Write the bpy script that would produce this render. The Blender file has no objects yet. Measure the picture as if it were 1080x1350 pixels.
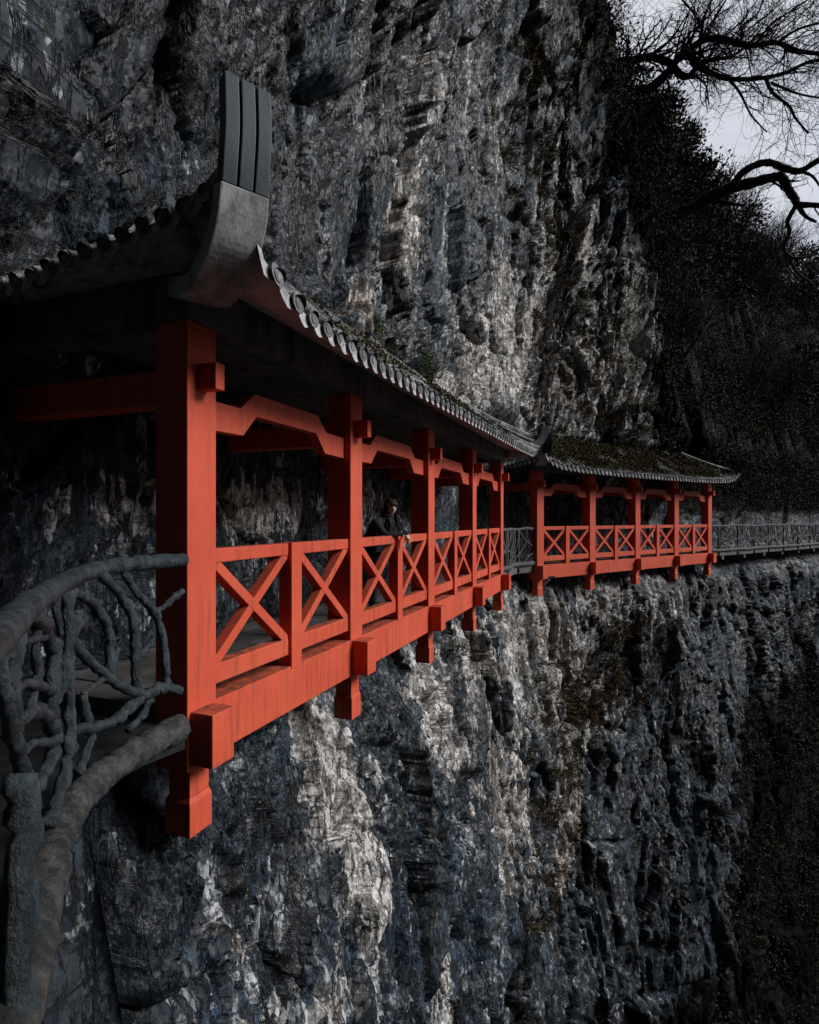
import bpy, bmesh, math, random
import numpy as np
from mathutils import Vector, Matrix

R = math.radians
rng = random.Random(7)
nrg = np.random.default_rng(11)
scene = bpy.context.scene
C = scene.collection

# ------------------------------------------------------------------ camera
FPX, CX, HY = 734.0, 540.0, 684.0        # focal length in photo pixels, centre column, horizon row
cam_d = bpy.data.cameras.new('camera')
cam_d.sensor_fit = 'HORIZONTAL'; cam_d.sensor_width = 36.0
cam_d.lens = FPX / 1080 * 36.0
cam_d.shift_y = (HY - 675) / 1080
cam_d.clip_start = 0.05; cam_d.clip_end = 3000
cam = bpy.data.objects.new('camera', cam_d); C.objects.link(cam)
cam.location = (0, 0, 0); cam.rotation_euler = (R(90), 0, 0)
scene.camera = cam

def ray(px, py, d):
    """the point at depth d seen at a photo pixel"""
    return Vector(((px - CX) / FPX * d, d, (HY - py) / FPX * d))

# ------------------------------------------------------------------ noise
def _h(ix, iy, seed):
    with np.errstate(over='ignore'):
        h = (ix.astype(np.int64) * 374761393 + iy.astype(np.int64) * 668265263 + seed * 974634777) & 0xFFFFFFFF
        h = ((h ^ (h >> 13)) * 1274126177) & 0xFFFFFFFF
        h = ((h ^ (h >> 15)) * 2246822519) & 0xFFFFFFFF
        h = h ^ (h >> 16)
    return h / 4294967296.0

def perlin(x, y, seed=0):
    x = np.asarray(x, float); y = np.asarray(y, float)
    x0 = np.floor(x); y0 = np.floor(y); fx = x - x0; fy = y - y0
    def g(i, j):
        a = _h(x0 + i, y0 + j, seed) * 2 * np.pi
        return np.cos(a) * (fx - i) + np.sin(a) * (fy - j)
    u = fx ** 3 * (fx * (fx * 6 - 15) + 10); v = fy ** 3 * (fy * (fy * 6 - 15) + 10)
    a = g(0, 0); b = g(1, 0); c = g(0, 1); d = g(1, 1)
    return ((a + (b - a) * u) + ((c + (d - c) * u) - (a + (b - a) * u)) * v) * 1.5

def fbm(x, y, seed=0, o=4, gain=.5):
    t = 0; a = 1
    for k in range(o):
        t = t + a * perlin(x * 2 ** k, y * 2 ** k, seed + 17 * k); a *= gain
    return t

def facet(x, y, seed=0, tilt=1.0):
    """fractured rock: nearest-cell planes. returns height, cell random, edge distance"""
    x0 = np.floor(x); y0 = np.floor(y)
    best = np.full(x.shape, 9.0); sec = np.full(x.shape, 9.0)
    val = np.zeros(x.shape); rnd = np.zeros(x.shape)
    for i in (-1, 0, 1):
        for j in (-1, 0, 1):
            cx = x0 + i; cy = y0 + j
            dx = x - (cx + _h(cx, cy, seed)); dy = y - (cy + _h(cx, cy, seed + 1))
            d = dx * dx + dy * dy
            r = _h(cx, cy, seed + 2)
            ga = _h(cx, cy, seed + 3) * 2 * np.pi
            v = (r - .5) * .9 + tilt * (np.cos(ga) * dx + np.sin(ga) * dy)
            m = d < best
            sec = np.where(m, best, np.minimum(sec, d))
            val = np.where(m, v, val); rnd = np.where(m, r, rnd); best = np.where(m, d, best)
    return val, rnd, np.sqrt(sec) - np.sqrt(best)

def sstep(a, b, x):
    t = np.clip((x - a) / (b - a), 0, 1)
    return t * t * (3 - 2 * t)

# ------------------------------------------------------------------ node helpers
def new_mat(name):
    m = bpy.data.materials.new(name); m.use_nodes = True
    nt = m.node_tree; nt.nodes.clear()
    out = nt.nodes.new('ShaderNodeOutputMaterial')
    b = nt.nodes.new('ShaderNodeBsdfPrincipled')
    nt.links.new(b.outputs[0], out.inputs[0])
    return m, nt, b

class N:
    """small wrapper for node graphs"""
    def __init__(s, nt): s.nt = nt
    def node(s, t, **k):
        n = s.nt.nodes.new(t)
        for a, v in k.items(): setattr(n, a, v)
        return n
    def set(s, sock, v):
        if hasattr(v, 'is_output'): s.nt.links.new(v, sock)
        elif isinstance(v, tuple) and len(v) == 3 and len(sock.default_value) == 4: sock.default_value = (*v, 1)
        else: sock.default_value = v
    def coord(s, scale=(1, 1, 1), which='Object', rot=(0, 0, 0)):
        tc = s.node('ShaderNodeTexCoord'); mp = s.node('ShaderNodeMapping')
        s.nt.links.new(tc.outputs[which], mp.inputs[0]); mp.inputs['Scale'].default_value = scale
        mp.inputs['Rotation'].default_value = rot
        return mp.outputs[0]
    def noise(s, v, scale=1, detail=6, rough=.6, dist=0):
        n = s.node('ShaderNodeTexNoise'); s.set(n.inputs['Vector'], v)
        n.inputs['Scale'].default_value = scale; n.inputs['Detail'].default_value = detail
        n.inputs['Roughness'].default_value = rough; n.inputs['Distortion'].default_value = dist
        return n.outputs['Fac']
    def voro(s, v, scale=1, feature='F1', out='Distance', rnd=1):
        n = s.node('ShaderNodeTexVoronoi', feature=feature); s.set(n.inputs['Vector'], v)
        n.inputs['Scale'].default_value = scale; n.inputs['Randomness'].default_value = rnd
        return n.outputs[out]
    def ramp(s, f, *stops):
        n = s.node('ShaderNodeValToRGB'); s.set(n.inputs[0], f)
        e = n.color_ramp.elements
        while len(e) < len(stops): e.new(.5)
        for el, (p, c) in zip(e, stops):
            el.position = p; el.color = (c, c, c, 1) if not isinstance(c, tuple) else (*c, 1)
        return n.outputs[0]
    def mix(s, f, a, b, blend='MIX'):
        n = s.node('ShaderNodeMix', data_type='RGBA', blend_type=blend)
        s.set(n.inputs[0], f); s.set(n.inputs[6], a); s.set(n.inputs[7], b)
        return n.outputs[2]
    def math(s, op, a, b=0.0, c=None, clamp=False):
        n = s.node('ShaderNodeMath', operation=op, use_clamp=clamp)
        s.set(n.inputs[0], a); s.set(n.inputs[1], b)
        if c is not None: s.set(n.inputs[2], c)
        return n.outputs[0]
    def attr(s, name):
        n = s.node('ShaderNodeAttribute'); n.attribute_name = name
        return n.outputs['Fac']
    def bump(s, h, strength=.5, dist=.02, normal=None):
        n = s.node('ShaderNodeBump'); s.set(n.inputs['Height'], h)
        n.inputs['Strength'].default_value = strength; n.inputs['Distance'].default_value = dist
        if normal is not None: s.set(n.inputs['Normal'], normal)
        return n.outputs[0]

M = {}
# ---- red paint on concrete
def mat_red(name, grime, dull):
    m, nt, b = new_mat(name); g = N(nt)
    co = g.coord()
    big = g.noise(co, 1.3, 5, .6)
    col = g.mix(g.ramp(big, (.3, 0.0), (.7, 1.0)), (.54, .070, .033), (.66, .112, .055))
    fine = g.noise(co, 28, 4, .7)
    col = g.mix(g.ramp(fine, (.35, .0), (.75, .35)), col, (.42, .05, .03))
    streak = g.noise(g.coord((9, 9, .55)), 1.6, 7, .65)
    col = g.mix(g.ramp(streak, (.52, 0.0), (.76, grime)), col, (.11, .045, .03))
    chips = g.noise(co, 7, 8, .75)
    col = g.mix(g.ramp(chips, (.635, 0.0), (.665, .8 * grime + .1)), col, (.20, .15, .13))
    pale = g.noise(co, 3.3, 6, .7, .5)
    col = g.mix(g.ramp(pale, (.58, 0.0), (.8, .3)), col, (.70, .19, .11))
    geo = g.node('ShaderNodeNewGeometry'); sep = g.node('ShaderNodeSeparateXYZ')
    nt.links.new(geo.outputs['True Normal'], sep.inputs[0])
    up = g.ramp(sep.outputs[2], (.6, 0.0), (.95, 1.0))     # dust, moss and lichen settle on ledges
    dust = g.math('MULTIPLY', up, g.ramp(g.noise(co, 9, 6, .7), (.38, 0.0), (.62, .9)))
    col = g.mix(dust, col, (.07, .055, .035))
    g.set(b.inputs['Base Color'], col)
    g.set(b.inputs['Roughness'], g.ramp(fine, (.3, .55), (.8, .8)))
    b.inputs['Specular IOR Level'].default_value = .25
    hh = g.math('ADD', g.math('MULTIPLY', chips, .6), g.math('MULTIPLY', fine, .3))
    g.set(b.inputs['Normal'], g.bump(hh, .35, .008))
    return m
M['red'] = mat_red('red_paint', .55, 0)
M['red_worn'] = mat_red('worn_red_paint', .95, 0)

def simple(name, c0, c1, scale, rough=.8, bump=.3, bdist=.01, stretch=(1, 1, 1), c2=None, spec=.3, lo=.35, hi=.65):
    m, nt, b = new_mat(name); g = N(nt)
    co = g.coord(stretch)
    n1 = g.noise(co, scale, 8, .68)
    col = g.mix(g.ramp(n1, (lo, 0.0), (hi, 1.0)), c0, c1)
    if c2 is not None:
        n2 = g.noise(co, scale * .31, 8, .7, .8)
        col = g.mix(g.ramp(n2, (.52, 0.0), (.62, .85)), col, c2)
    g.set(b.inputs['Base Color'], col); b.inputs['Roughness'].default_value = rough
    b.inputs['Specular IOR Level'].default_value = spec
    n3 = g.noise(co, scale * 4, 6, .7)
    g.set(b.inputs['Normal'], g.bump(g.math('ADD', n1, g.math('MULTIPLY', n3, .4)), bump, bdist))
    return m
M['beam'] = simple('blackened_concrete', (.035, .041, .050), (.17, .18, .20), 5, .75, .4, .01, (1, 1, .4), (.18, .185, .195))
M['plaster'] = simple('stained_plaster', (.22, .22, .235), (.58, .58, .59), 3.2, .7, .4, .01, (1, 1, 1), (.045, .05, .06), lo=.3, hi=.6)
M['horn'] = simple('weathered_horn_plaster', (.13, .13, .138), (.50, .495, .50), 4.5, .75, .6, .012, (1, 1, .6), (.028, .032, .04), lo=.32, hi=.66)
M['slate'] = simple('dark_slate_board', (.014, .025, .033), (.034, .054, .066), 6, .55, .25, .006, (1, 1, .3), (.03, .04, .045))
M['deck'] = simple('mossy_concrete', (.07, .07, .07), (.16, .155, .15), 4, .9, .5, .012, (1, 1, 1), (.04, .042, .03))
M['branch'] = simple('grey_moulded_concrete', (.007, .015, .021), (.066, .090, .106), 13, .42, 1.0, .028, (1, 1, .5), (.014, .022, .028), spec=.5, lo=.42, hi=.72)
M['wet_deck'] = simple('wet_dark_concrete', (.006, .008, .010), (.020, .023, .026), 6, .6, .5, .01)
M['log'] = simple('grey_moulded_log', (.022, .025, .028), (.115, .112, .108), 11, .7, 1.0, .03, (1, 1, 1), (.018, .022, .024), lo=.42, hi=.70)
M['branch_far'] = simple('weathered_branch_concrete', (.03, .034, .038), (.105, .112, .12), 9, .75, .5, .01, (1, 1, .5), (.06, .06, .06))
M['bark'] = simple('dark_bark', (.010, .009, .009), (.032, .028, .026), 8, .9, .6, .02, (1, 1, 1), (.02, .022, .017), spec=.15)
M['twig'] = simple('twig_bark', (.016, .014, .014), (.045, .038, .036), 6, .9, .1, .004, spec=.12)
M['coat'] = simple('black_wool', (.010, .012, .016), (.026, .030, .038), 30, .85, .5, .004, spec=.2)
M['scarf'] = simple('dark_scarf', (.012, .015, .019), (.03, .034, .04), 40, .9, .5, .004, spec=.2)
M['jeans'] = simple('dark_denim', (.008, .011, .017), (.018, .024, .034), 50, .85, .3, .003, spec=.2)
M['boot'] = simple('black_leather', (.008, .008, .009), (.018, .017, .017), 20, .45, .2, .002, spec=.5)
M['hair'] = simple('brown_hair', (.010, .006, .0045), (.042, .023, .015), 26, .6, .6, .004, (5, 5, .4), spec=.15)
M['skin'] = simple('skin', (.62, .42, .34), (.70, .49, .41), 30, .5, .1, .001, spec=.35)
M['lip'] = simple('lip', (.36, .10, .09), (.40, .13, .11), 30, .45, .1, .001)
M['eye'] = simple('dark_eye', (.012, .008, .006), (.02, .014, .01), 30, .3, .0, .001)
M['silver'] = simple('bright_metal', (.55, .55, .57), (.7, .7, .72), 30, .3, .0, .001)

def leaf_mat(name, a, bcol, c):
    m, nt, b = new_mat(name); g = N(nt)
    geo = g.node('ShaderNodeNewGeometry')
    r = geo.outputs['Random Per Island']
    col = g.mix(r, a, bcol)
    big = g.noise(g.coord(), .9, 3, .5)
    col = g.mix(g.ramp(big, (.45, 0.0), (.7, .8)), col, c)
    g.set(b.inputs['Base Color'], col)
    b.inputs['Roughness'].default_value = .7; b.inputs['Specular IOR Level'].default_value = .05
    return m
M['leaf'] = leaf_mat('evergreen_leaf', (.020, .030, .028), (.046, .060, .048), (.055, .060, .038))
M['brush'] = leaf_mat('winter_brush_leaf', (.018, .023, .024), (.046, .053, .045), (.066, .050, .032))
M['grass'] = leaf_mat('dry_grass_blade', (.05, .040, .024), (.15, .105, .060), (.05, .05, .028))
M['fern'] = leaf_mat('green_fern_leaf', (.03, .055, .02), (.09, .12, .035), (.10, .08, .03))
M['moss'] = leaf_mat('roof_moss_leaf', (.028, .028, .015), (.105, .088, .038), (.060, .042, .024))

# ---- roof tile
m, nt, b = new_mat('grey_roof_tile'); g = N(nt); M['tile'] = m
co = g.coord(); n1 = g.noise(co, 6, 8, .7)
col = g.mix(g.ramp(n1, (.35, 0.0), (.65, 1.0)), (.035, .04, .045), (.16, .165, .175))
n2 = g.noise(co, 2.7, 8, .75, .6)
col = g.mix(g.ramp(n2, (.50, 0.0), (.60, .9)), col, (.42, .42, .44))
n4 = g.noise(co, 1.9, 7, .7, .3)
col = g.mix(g.ramp(n4, (.56, 0.0), (.64, .8)), col, (.03, .034, .02))
g.set(b.inputs['Base Color'], col); b.inputs['Roughness'].default_value = .6
g.set(b.inputs['Normal'], g.bump(g.noise(co, 25, 6, .7), .5, .008))
M['lime'] = simple('lime_mortar', (.30, .30, .31), (.62, .62, .64), 9, .8, .4, .008, (1, 1, 1), (.10, .10, .11))

# ---- rock: dark water-stained limestone with pale fresh faces
m, nt, b = new_mat('limestone_cliff'); g = N(nt); M['rock'] = m
co = g.coord()
tone = g.attr('tone'); cell = g.attr('cell'); pale_a = g.attr('pale'); veg_black = g.attr('veg_black'); warm_a = g.attr('warm')
half = lambda x, k: g.math('MULTIPLY', g.math('SUBTRACT', x, .5), k)
st = g.coord((1.0, 1.0, .36))
n_streak = g.noise(st, .75, 9, .66, .2)
n_fine = g.noise(g.coord((1, 1, .6)), 7.0, 9, .75)
n_mid = g.noise(g.coord((1, 1, .45)), .70, 9, .70, .2)
# split rock: angular plates of several sizes, each with its own tone and its own tilt
wob = g.node('ShaderNodeTexNoise'); nt.links.new(co, wob.inputs['Vector']); wob.inputs['Scale'].default_value = 2.2; wob.inputs['Detail'].default_value = 5
def plates(scale, sq, rot, w):
    vm = g.node('ShaderNodeVectorMath', operation='MULTIPLY_ADD'); nt.links.new(wob.outputs['Color'], vm.inputs[0]); vm.inputs[1].default_value = (w, w, w); nt.links.new(g.coord((1, 1, sq), rot=rot), vm.inputs[2])
    n = g.node('ShaderNodeTexVoronoi', feature='F1'); nt.links.new(vm.outputs[0], n.inputs['Vector']); n.inputs['Scale'].default_value = scale
    d = g.node('ShaderNodeVectorMath', operation='SUBTRACT'); nt.links.new(vm.outputs[0], d.inputs[0]); nt.links.new(n.outputs['Position'], d.inputs[1])
    t = g.node('ShaderNodeVectorMath', operation='SUBTRACT'); nt.links.new(n.outputs['Color'], t.inputs[0]); t.inputs[1].default_value = (.5, .5, .5)
    dt = g.node('ShaderNodeVectorMath', operation='DOT_PRODUCT'); nt.links.new(d.outputs[0], dt.inputs[0]); nt.links.new(t.outputs[0], dt.inputs[1])
    sp = g.node('ShaderNodeSeparateColor'); nt.links.new(n.outputs['Color'], sp.inputs[0])
    return dt.outputs['Value'], sp.outputs[0], sp.outputs[1]
t1, c1, e1 = plates(2.4, .42, (.12, .05, 0), .22)
t2, c2, e2 = plates(6.0, .50, (.1, .25, .3), .12)
t3, c3, e3 = plates(15.0, .62, (.3, .2, .8), .05)
t4, c4, e4 = plates(34.0, .7, (.2, .5, .1), .02)
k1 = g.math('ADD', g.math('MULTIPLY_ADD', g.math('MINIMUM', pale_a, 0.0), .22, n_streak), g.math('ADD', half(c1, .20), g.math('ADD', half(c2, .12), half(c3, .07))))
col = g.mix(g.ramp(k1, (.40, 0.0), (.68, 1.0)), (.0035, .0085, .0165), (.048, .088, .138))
n_hue = g.noise(g.coord((1, 1, .16)), .9, 6, .65, .3)
col = g.mix(g.ramp(n_hue, (.52, 0.0), (.68, .55)), col, (.085, .112, .150))
k2 = g.math('ADD', g.math('MULTIPLY', n_mid, .62), g.math('ADD', g.math('MULTIPLY', c2, .22), g.math('ADD', g.math('MULTIPLY', c3, .11), g.math('MULTIPLY', g.noise(g.coord((1, 1, .22)), 5.0, 8, .72), .38))))
col = g.mix(g.ramp(g.math('MULTIPLY_ADD', pale_a, .10, k2), (.725, 0.0), (.80, .92)), col, (.50, .53, .56))
# pale fracture faces: placed by attribute, broken by noise and by the single plates
p = g.math('ADD', g.math('MULTIPLY', pale_a, .60), g.math('MULTIPLY', n_mid, .55))
p = g.math('ADD', p, g.math('ADD', half(c1, .12), g.math('ADD', half(c2, .18), g.math('ADD', half(c3, .09), half(g.noise(g.coord((1.6, 1.6, .16)), 1.6, 8, .66, .1), 1.15)))))
p = g.math('ADD', p, half(n_fine, .60))
pm = g.ramp(p, (.51, 0.0), (.59, 1.0))
palecol = g.mix(g.ramp(g.math('ADD', g.noise(co, 2.3, 6, .65), half(c3, .3)), (.35, 0.0), (.65, 1.0)), (.46, .44, .43), (.82, .79, .76))
palecol = g.mix(g.ramp(n_fine, (.34, .7), (.46, 0.0)), palecol, (.13, .125, .125))
wn = g.math('ADD', warm_a, g.noise(st, .9, 6, .65, .5))
palecol = g.mix(g.ramp(wn, (.60, 0.0), (.84, .6)), palecol, (.42, .30, .22))
col = g.mix(pm, col, palecol)
# black water streaks and cracks
bs = g.noise(g.coord((1, 1, .16)), .9, 7, .62, .2)
col = g.mix(g.ramp(bs, (.53, 0.0), (.63, .88)), col, (.008, .012, .017))
crack = g.voro(g.coord((1, 1, .45)), 2.6, 'DISTANCE_TO_EDGE')
crn = g.math('ADD', crack, half(n_fine, .4))
col = g.mix(g.ramp(crn, (.0, .85), (.035, 0.0)), col, (.006, .008, .010))
fz = g.math('ABSOLUTE', g.math('SUBTRACT', g.noise(g.coord((1.5, 1.5, .20)), 1.25, 7, .62), .5))
fis = g.ramp(fz, (.002, .9), (.014, 0.0))
fz2 = g.math('ABSOLUTE', g.math('SUBTRACT', g.noise(g.coord((3.6, 3.6, .55)), 1.2, 6, .6), .5))
fis2 = g.ramp(fz2, (.002, .5), (.013, 0.0))
bd = g.math('ABSOLUTE', g.math('SUBTRACT', g.noise(g.coord((.30, .30, 2.6)), 1.1, 7, .6), .5))
fis3 = g.math('MULTIPLY', g.ramp(bd, (.002, .8), (.016, 0.0)), g.ramp(n_mid, (.45, 0.0), (.6, 1.0)))
fiss = g.math('MAXIMUM', fis, g.math('MAXIMUM', fis2, fis3))
col = g.mix(fiss, col, (.006, .008, .011))
# rusty and mossy growth; the mask also blackens the unseen cove wall
vn = g.math('ADD', veg_black, half(n_mid, .9))
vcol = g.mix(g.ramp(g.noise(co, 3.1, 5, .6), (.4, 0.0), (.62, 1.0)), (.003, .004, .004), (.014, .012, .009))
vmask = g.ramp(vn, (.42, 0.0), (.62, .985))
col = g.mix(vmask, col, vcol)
rust = g.noise(g.coord((1, 1, .6)), .75, 7, .7, .6)
col = g.mix(g.math('MULTIPLY', g.ramp(rust, (.62, 0.0), (.72, .5)), g.math('SUBTRACT', 1.0, vmask)), col, (.085, .055, .034))
g.set(b.inputs['Base Color'], col)
g.set(b.inputs['Roughness'], g.ramp(n_streak, (.35, .36), (.6, .65)))
g.set(b.inputs['Specular IOR Level'], g.math('MULTIPLY_ADD', vmask, -.46, .5))
hA = g.math('ADD', g.math('MULTIPLY', t1, 1.0), g.math('MULTIPLY', c1, .06))
hB = g.math('ADD', g.math('MULTIPLY', t2, 1.1), g.math('MULTIPLY', c2, .045))
hC = g.math('ADD', g.math('MULTIPLY', t3, 1.1), g.math('MULTIPLY', c3, .025))
hD = g.math('ADD', g.math('MULTIPLY', t4, 1.0), g.math('MULTIPLY', n_fine, .03))
hs_ = g.math('ADD', g.math('ADD', hA, hB), g.math('ADD', hC, hD))
hs_ = g.math('MULTIPLY_ADD', fiss, -.06, hs_)
g.set(b.inputs['Normal'], g.bump(hs_, 1.0, .9))

m, nt, b = new_mat('valley_forest_floor'); g = N(nt); M['ground'] = m
n1 = g.noise(g.coord(), .05, 8, .7)
g.set(b.inputs['Base Color'], g.mix(n1, (.012, .016, .012), (.05, .05, .035))); b.inputs['Roughness'].default_value = .95

# ------------------------------------------------------------------ mesh helpers
def tag(o, label=None, cat=None, group=None, kind=None):
    if label: o['label'] = label
    if cat: o['category'] = cat
    if group: o['group'] = group
    if kind: o['kind'] = kind
    return o

def empty(name, loc, rz=0, parent=None):
    o = bpy.data.objects.new(name, None); C.objects.link(o)
    o.location = loc; o.rotation_euler = (0, 0, rz); o.empty_display_size = .2
    if parent: o.parent = parent
    return o

def link(name, me, mat, parent=None, smooth=False):
    if mat is not None: me.materials.append(mat)
    o = bpy.data.objects.new(name, me); C.objects.link(o)
    if parent is not None: o.parent = parent
    if smooth: me.polygons.foreach_set('use_smooth', np.ones(len(me.polygons), bool))
    return o

class MB:
    def __init__(s): s.v = []; s.f = []
    def add(s, vs, fs):
        n = len(s.v); s.v.extend(tuple(p) for p in vs); s.f.extend(tuple(i + n for i in f) for f in fs)
    def box(s, a, b):
        (x0, y0, z0), (x1, y1, z1) = a, b
        s.add([(x0, y0, z0), (x1, y0, z0), (x1, y1, z0), (x0, y1, z0), (x0, y0, z1), (x1, y0, z1), (x1, y1, z1), (x0, y1, z1)],
              [(3, 2, 1, 0), (4, 5, 6, 7), (0, 1, 5, 4), (1, 2, 6, 5), (2, 3, 7, 6), (3, 0, 4, 7)])
    def bar(s, p, q, w, d):
        """a member from p to q in the u-w plane: w wide in that plane, d deep along v (from p.y)"""
        p = Vector(p); q = Vector(q); t = (q - p).normalized()
        n = Vector((-t.z, 0, t.x)) * (w / 2); dv = Vector((0, d, 0))
        vs = [p - n, q - n, q + n, p + n]; vs += [x + dv for x in vs]
        s.add(vs, [(0, 1, 2, 3), (7, 6, 5, 4), (1, 0, 4, 5), (2, 1, 5, 6), (3, 2, 6, 7), (0, 3, 7, 4)])
    def prism(s, pts, y0, y1):
        n = len(pts)
        s.add([(a, y0, c) for a, c in pts] + [(a, y1, c) for a, c in pts],
              [tuple(range(n)), tuple(range(2 * n - 1, n - 1, -1))] + [((i + 1) % n, i, n + i, n + (i + 1) % n) for i in range(n)])
    def tube(s, pts, rad, n=6, wob=0, cap=True, flat=1.0):
        pts = [Vector(p) for p in pts]
        if not hasattr(rad, '__len__'): rad = [rad] * len(pts)
        b = len(s.v); up = Vector((.31, .23, .92))
        for i, p in enumerate(pts):
            t = (pts[min(i + 1, len(pts) - 1)] - pts[max(i - 1, 0)])
            t = t.normalized() if t.length > 1e-9 else Vector((0, 0, 1))
            a = up - t * up.dot(t)
            if a.length < .1: a = Vector((1, 0, 0)) - t * t.x
            a.normalize(); c = t.cross(a); up = a
            for k in range(n):
                an = 2 * math.pi * k / n; r = rad[i] * (1 + (wob * rng.uniform(-1, 1) if wob else 0))
                s.v.append(tuple(p + a * math.cos(an) * r + c * math.sin(an) * r * flat))
        for i in range(len(pts) - 1):
            for k in range(n):
                k2 = (k + 1) % n
                s.f.append((b + i * n + k, b + i * n + k2, b + (i + 1) * n + k2, b + (i + 1) * n + k))
        if cap:
            s.f.append(tuple(b + k for k in range(n - 1, -1, -1)))
            e = b + (len(pts) - 1) * n
            s.f.append(tuple(e + k for k in range(n)))
    def grid(s, P):
        """P[i][j] points"""
        b = len(s.v); ni = len(P); nj = len(P[0])
        for row in P: s.v.extend(tuple(p) for p in row)
        for i in range(ni - 1):
            for j in range(nj - 1):
                s.f.append((b + i * nj + j, b + i * nj + j + 1, b + (i + 1) * nj + j + 1, b + (i + 1) * nj + j))
    def build(s, name, mat, parent=None, smooth=False, bevel=0, fix=False):
        me = bpy.data.meshes.new(name); me.from_pydata(s.v, [], s.f)
        if bevel or fix:
            bm = bmesh.new(); bm.from_mesh(me)
            if fix: bmesh.ops.recalc_face_normals(bm, faces=bm.faces[:])
            if bevel:
                ed = [e for e in bm.edges if len(e.link_faces) == 2 and e.calc_face_angle(0) > .5]
                bmesh.ops.bevel(bm, geom=ed, offset=bevel, segments=2, profile=.6, affect='EDGES', clamp_overlap=True)
            bm.to_mesh(me); bm.free()
        me.update()
        return link(name, me, mat, parent, smooth)

def spline(pts, n):
    """Catmull-Rom through points, n samples per span"""
    P = [np.array(p, float) for p in pts]; P = [2 * P[0] - P[1]] + P + [2 * P[-1] - P[-2]]
    out = []
    for i in range(1, len(P) - 2):
        a, b_, c, d = P[i - 1:i + 3]
        for k in range(n):
            t = k / n
            out.append(.5 * (2 * b_ + (c - a) * t + (2 * a - 5 * b_ + 4 * c - d) * t * t + (3 * b_ - a - 3 * c + d) * t ** 3))
    out.append(P[-2]); return np.array(out)

# ------------------------------------------------------------------ plan of the place
DK = -1.42                                    # deck level below the eye
G1 = Vector((-1.636, 4.10, DK)); A1 = math.atan2(.931, .364)
G2 = Vector((3.90, 17.0, DK)); A2 = math.atan2(.59, .807)
U1 = [0, 2.60, 5.35, 8.15, 10.95]
U2 = [0, 2.62, 5.30, 7.98, 10.66]
def loc(G, A, u, v, w=0):
    c, s_ = math.cos(A), math.sin(A)
    return Vector((G.x + u * c - v * s_, G.y + u * s_ + v * c, G.z + w))

# ------------------------------------------------------------------ cliff
V0 = 1.95
cp = [(40, -14), (24, -11.5), (12, -9.5), (4, -8), (-2, -6), (-4.6, -3), (-5.0, .5)]
cp += [tuple(loc(G1, A1, u, V0)[:2]) for u in (-1.2, 1.5, 4.5, 8.0, 10.5)]
cp += [tuple(loc(G2, A2, u, V0)[:2]) for u in (.5, 3, 6, 9, 12, 16, 22, 30, 44, 70)]
dense = spline(cp, 60)
seg = np.r_[0, np.cumsum(np.hypot(*np.diff(dense, axis=0).T))]
def s_at(p): return seg[np.argmin(np.hypot(dense[:, 0] - p.x, dense[:, 1] - p.y))]
S1a = s_at(loc(G1, A1, 0, V0)); S1b = s_at(loc(G1, A1, 11.2, V0))
S2a = s_at(loc(G2, A2, 0, V0)); S2b = s_at(loc(G2, A2, 11, V0))
Send = seg[-1]
cols = []; s_ = 0.0
while s_ < Send:
    cols.append(s_)
    if s_ < S1a - 6: ds = .45
    elif s_ < S1a - 3.5: ds = .12
    elif s_ < S1a + 4: ds = .026
    elif s_ < S1b: ds = .034
    elif s_ < S2b: ds = .045
    elif s_ < S2b + 14: ds = .08
    else: ds = .5
    s_ += ds
cols = np.array(cols)
bx = np.interp(cols, seg, dense[:, 0]); by = np.interp(cols, seg, dense[:, 1])
tx = np.interp(cols + .4, seg, dense[:, 0]) - np.interp(cols - .4, seg, dense[:, 0])
ty = np.interp(cols + .4, seg, dense[:, 1]) - np.interp(cols - .4, seg, dense[:, 1])
L_ = np.hypot(tx, ty); tx /= L_; ty /= L_
nx, ny = ty, -tx                                  # outward, to the void
HB = -30.0
g2u = cols - S2a                                  # metres along the far gallery
Htop = np.interp(g2u, [-60, -18, -3, 0, 2, 3, 4, 5, 6, 7, 7.8, 8.8, 10, 12, 14, 40], [26, 26, 25, 21, 18.4, 17, 15.6, 14, 12.3, 10.4, 7.0, 4.6, 3.9, 3.6, 3.2, 3.5])
Htop = Htop + .5 * perlin(cols / 1.3, cols * 0, 5) + .8 * perlin(cols / 4, cols * 0, 6)
# rows: dense near the eye level
f = []
h_ = HB
while h_ < 27:
    f.append(h_); a = abs(h_ + .5)
    h_ += .034 if a < 5.5 else (.05 if a < 12 else (.09 if a < 19 else .3))
f = np.array(f)
S, Hh = np.meshgrid(cols, f, indexing='ij')
# squeeze the part above 2.6 m to the local top
up = Hh > 2.6
Hh = np.where(up, 2.6 + (Hh - 2.6) * ((Htop - 2.6) / (27 - 2.6))[:, None], Hh)
Gu = S - S2a; G1u = S - S1a
def prof(h, s):
    """mean outward offset of the face by height"""
    o = np.interp(h, [-30, -16, -9, -5, -2.9, -1.9, -1.35, 1.4, 2.2, 2.9, 4.5, 8, 14, 20, 28],
                  [4.6, 3.2, 2.4, 1.95, 1.6, 1.15, .05, .05, .55, 1.15, 1.25, 1.5, 2.0, 2.6, 3.2])
    return o
base = prof(Hh, S)
farw = sstep(11.5, 14.0, Gu)
base = base + farw * (np.interp(Hh, [-2.2, -1.3, 1.3, 3.0], [1.2, .25, .30, .6]) - base) * (Hh > -2.2)
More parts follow.
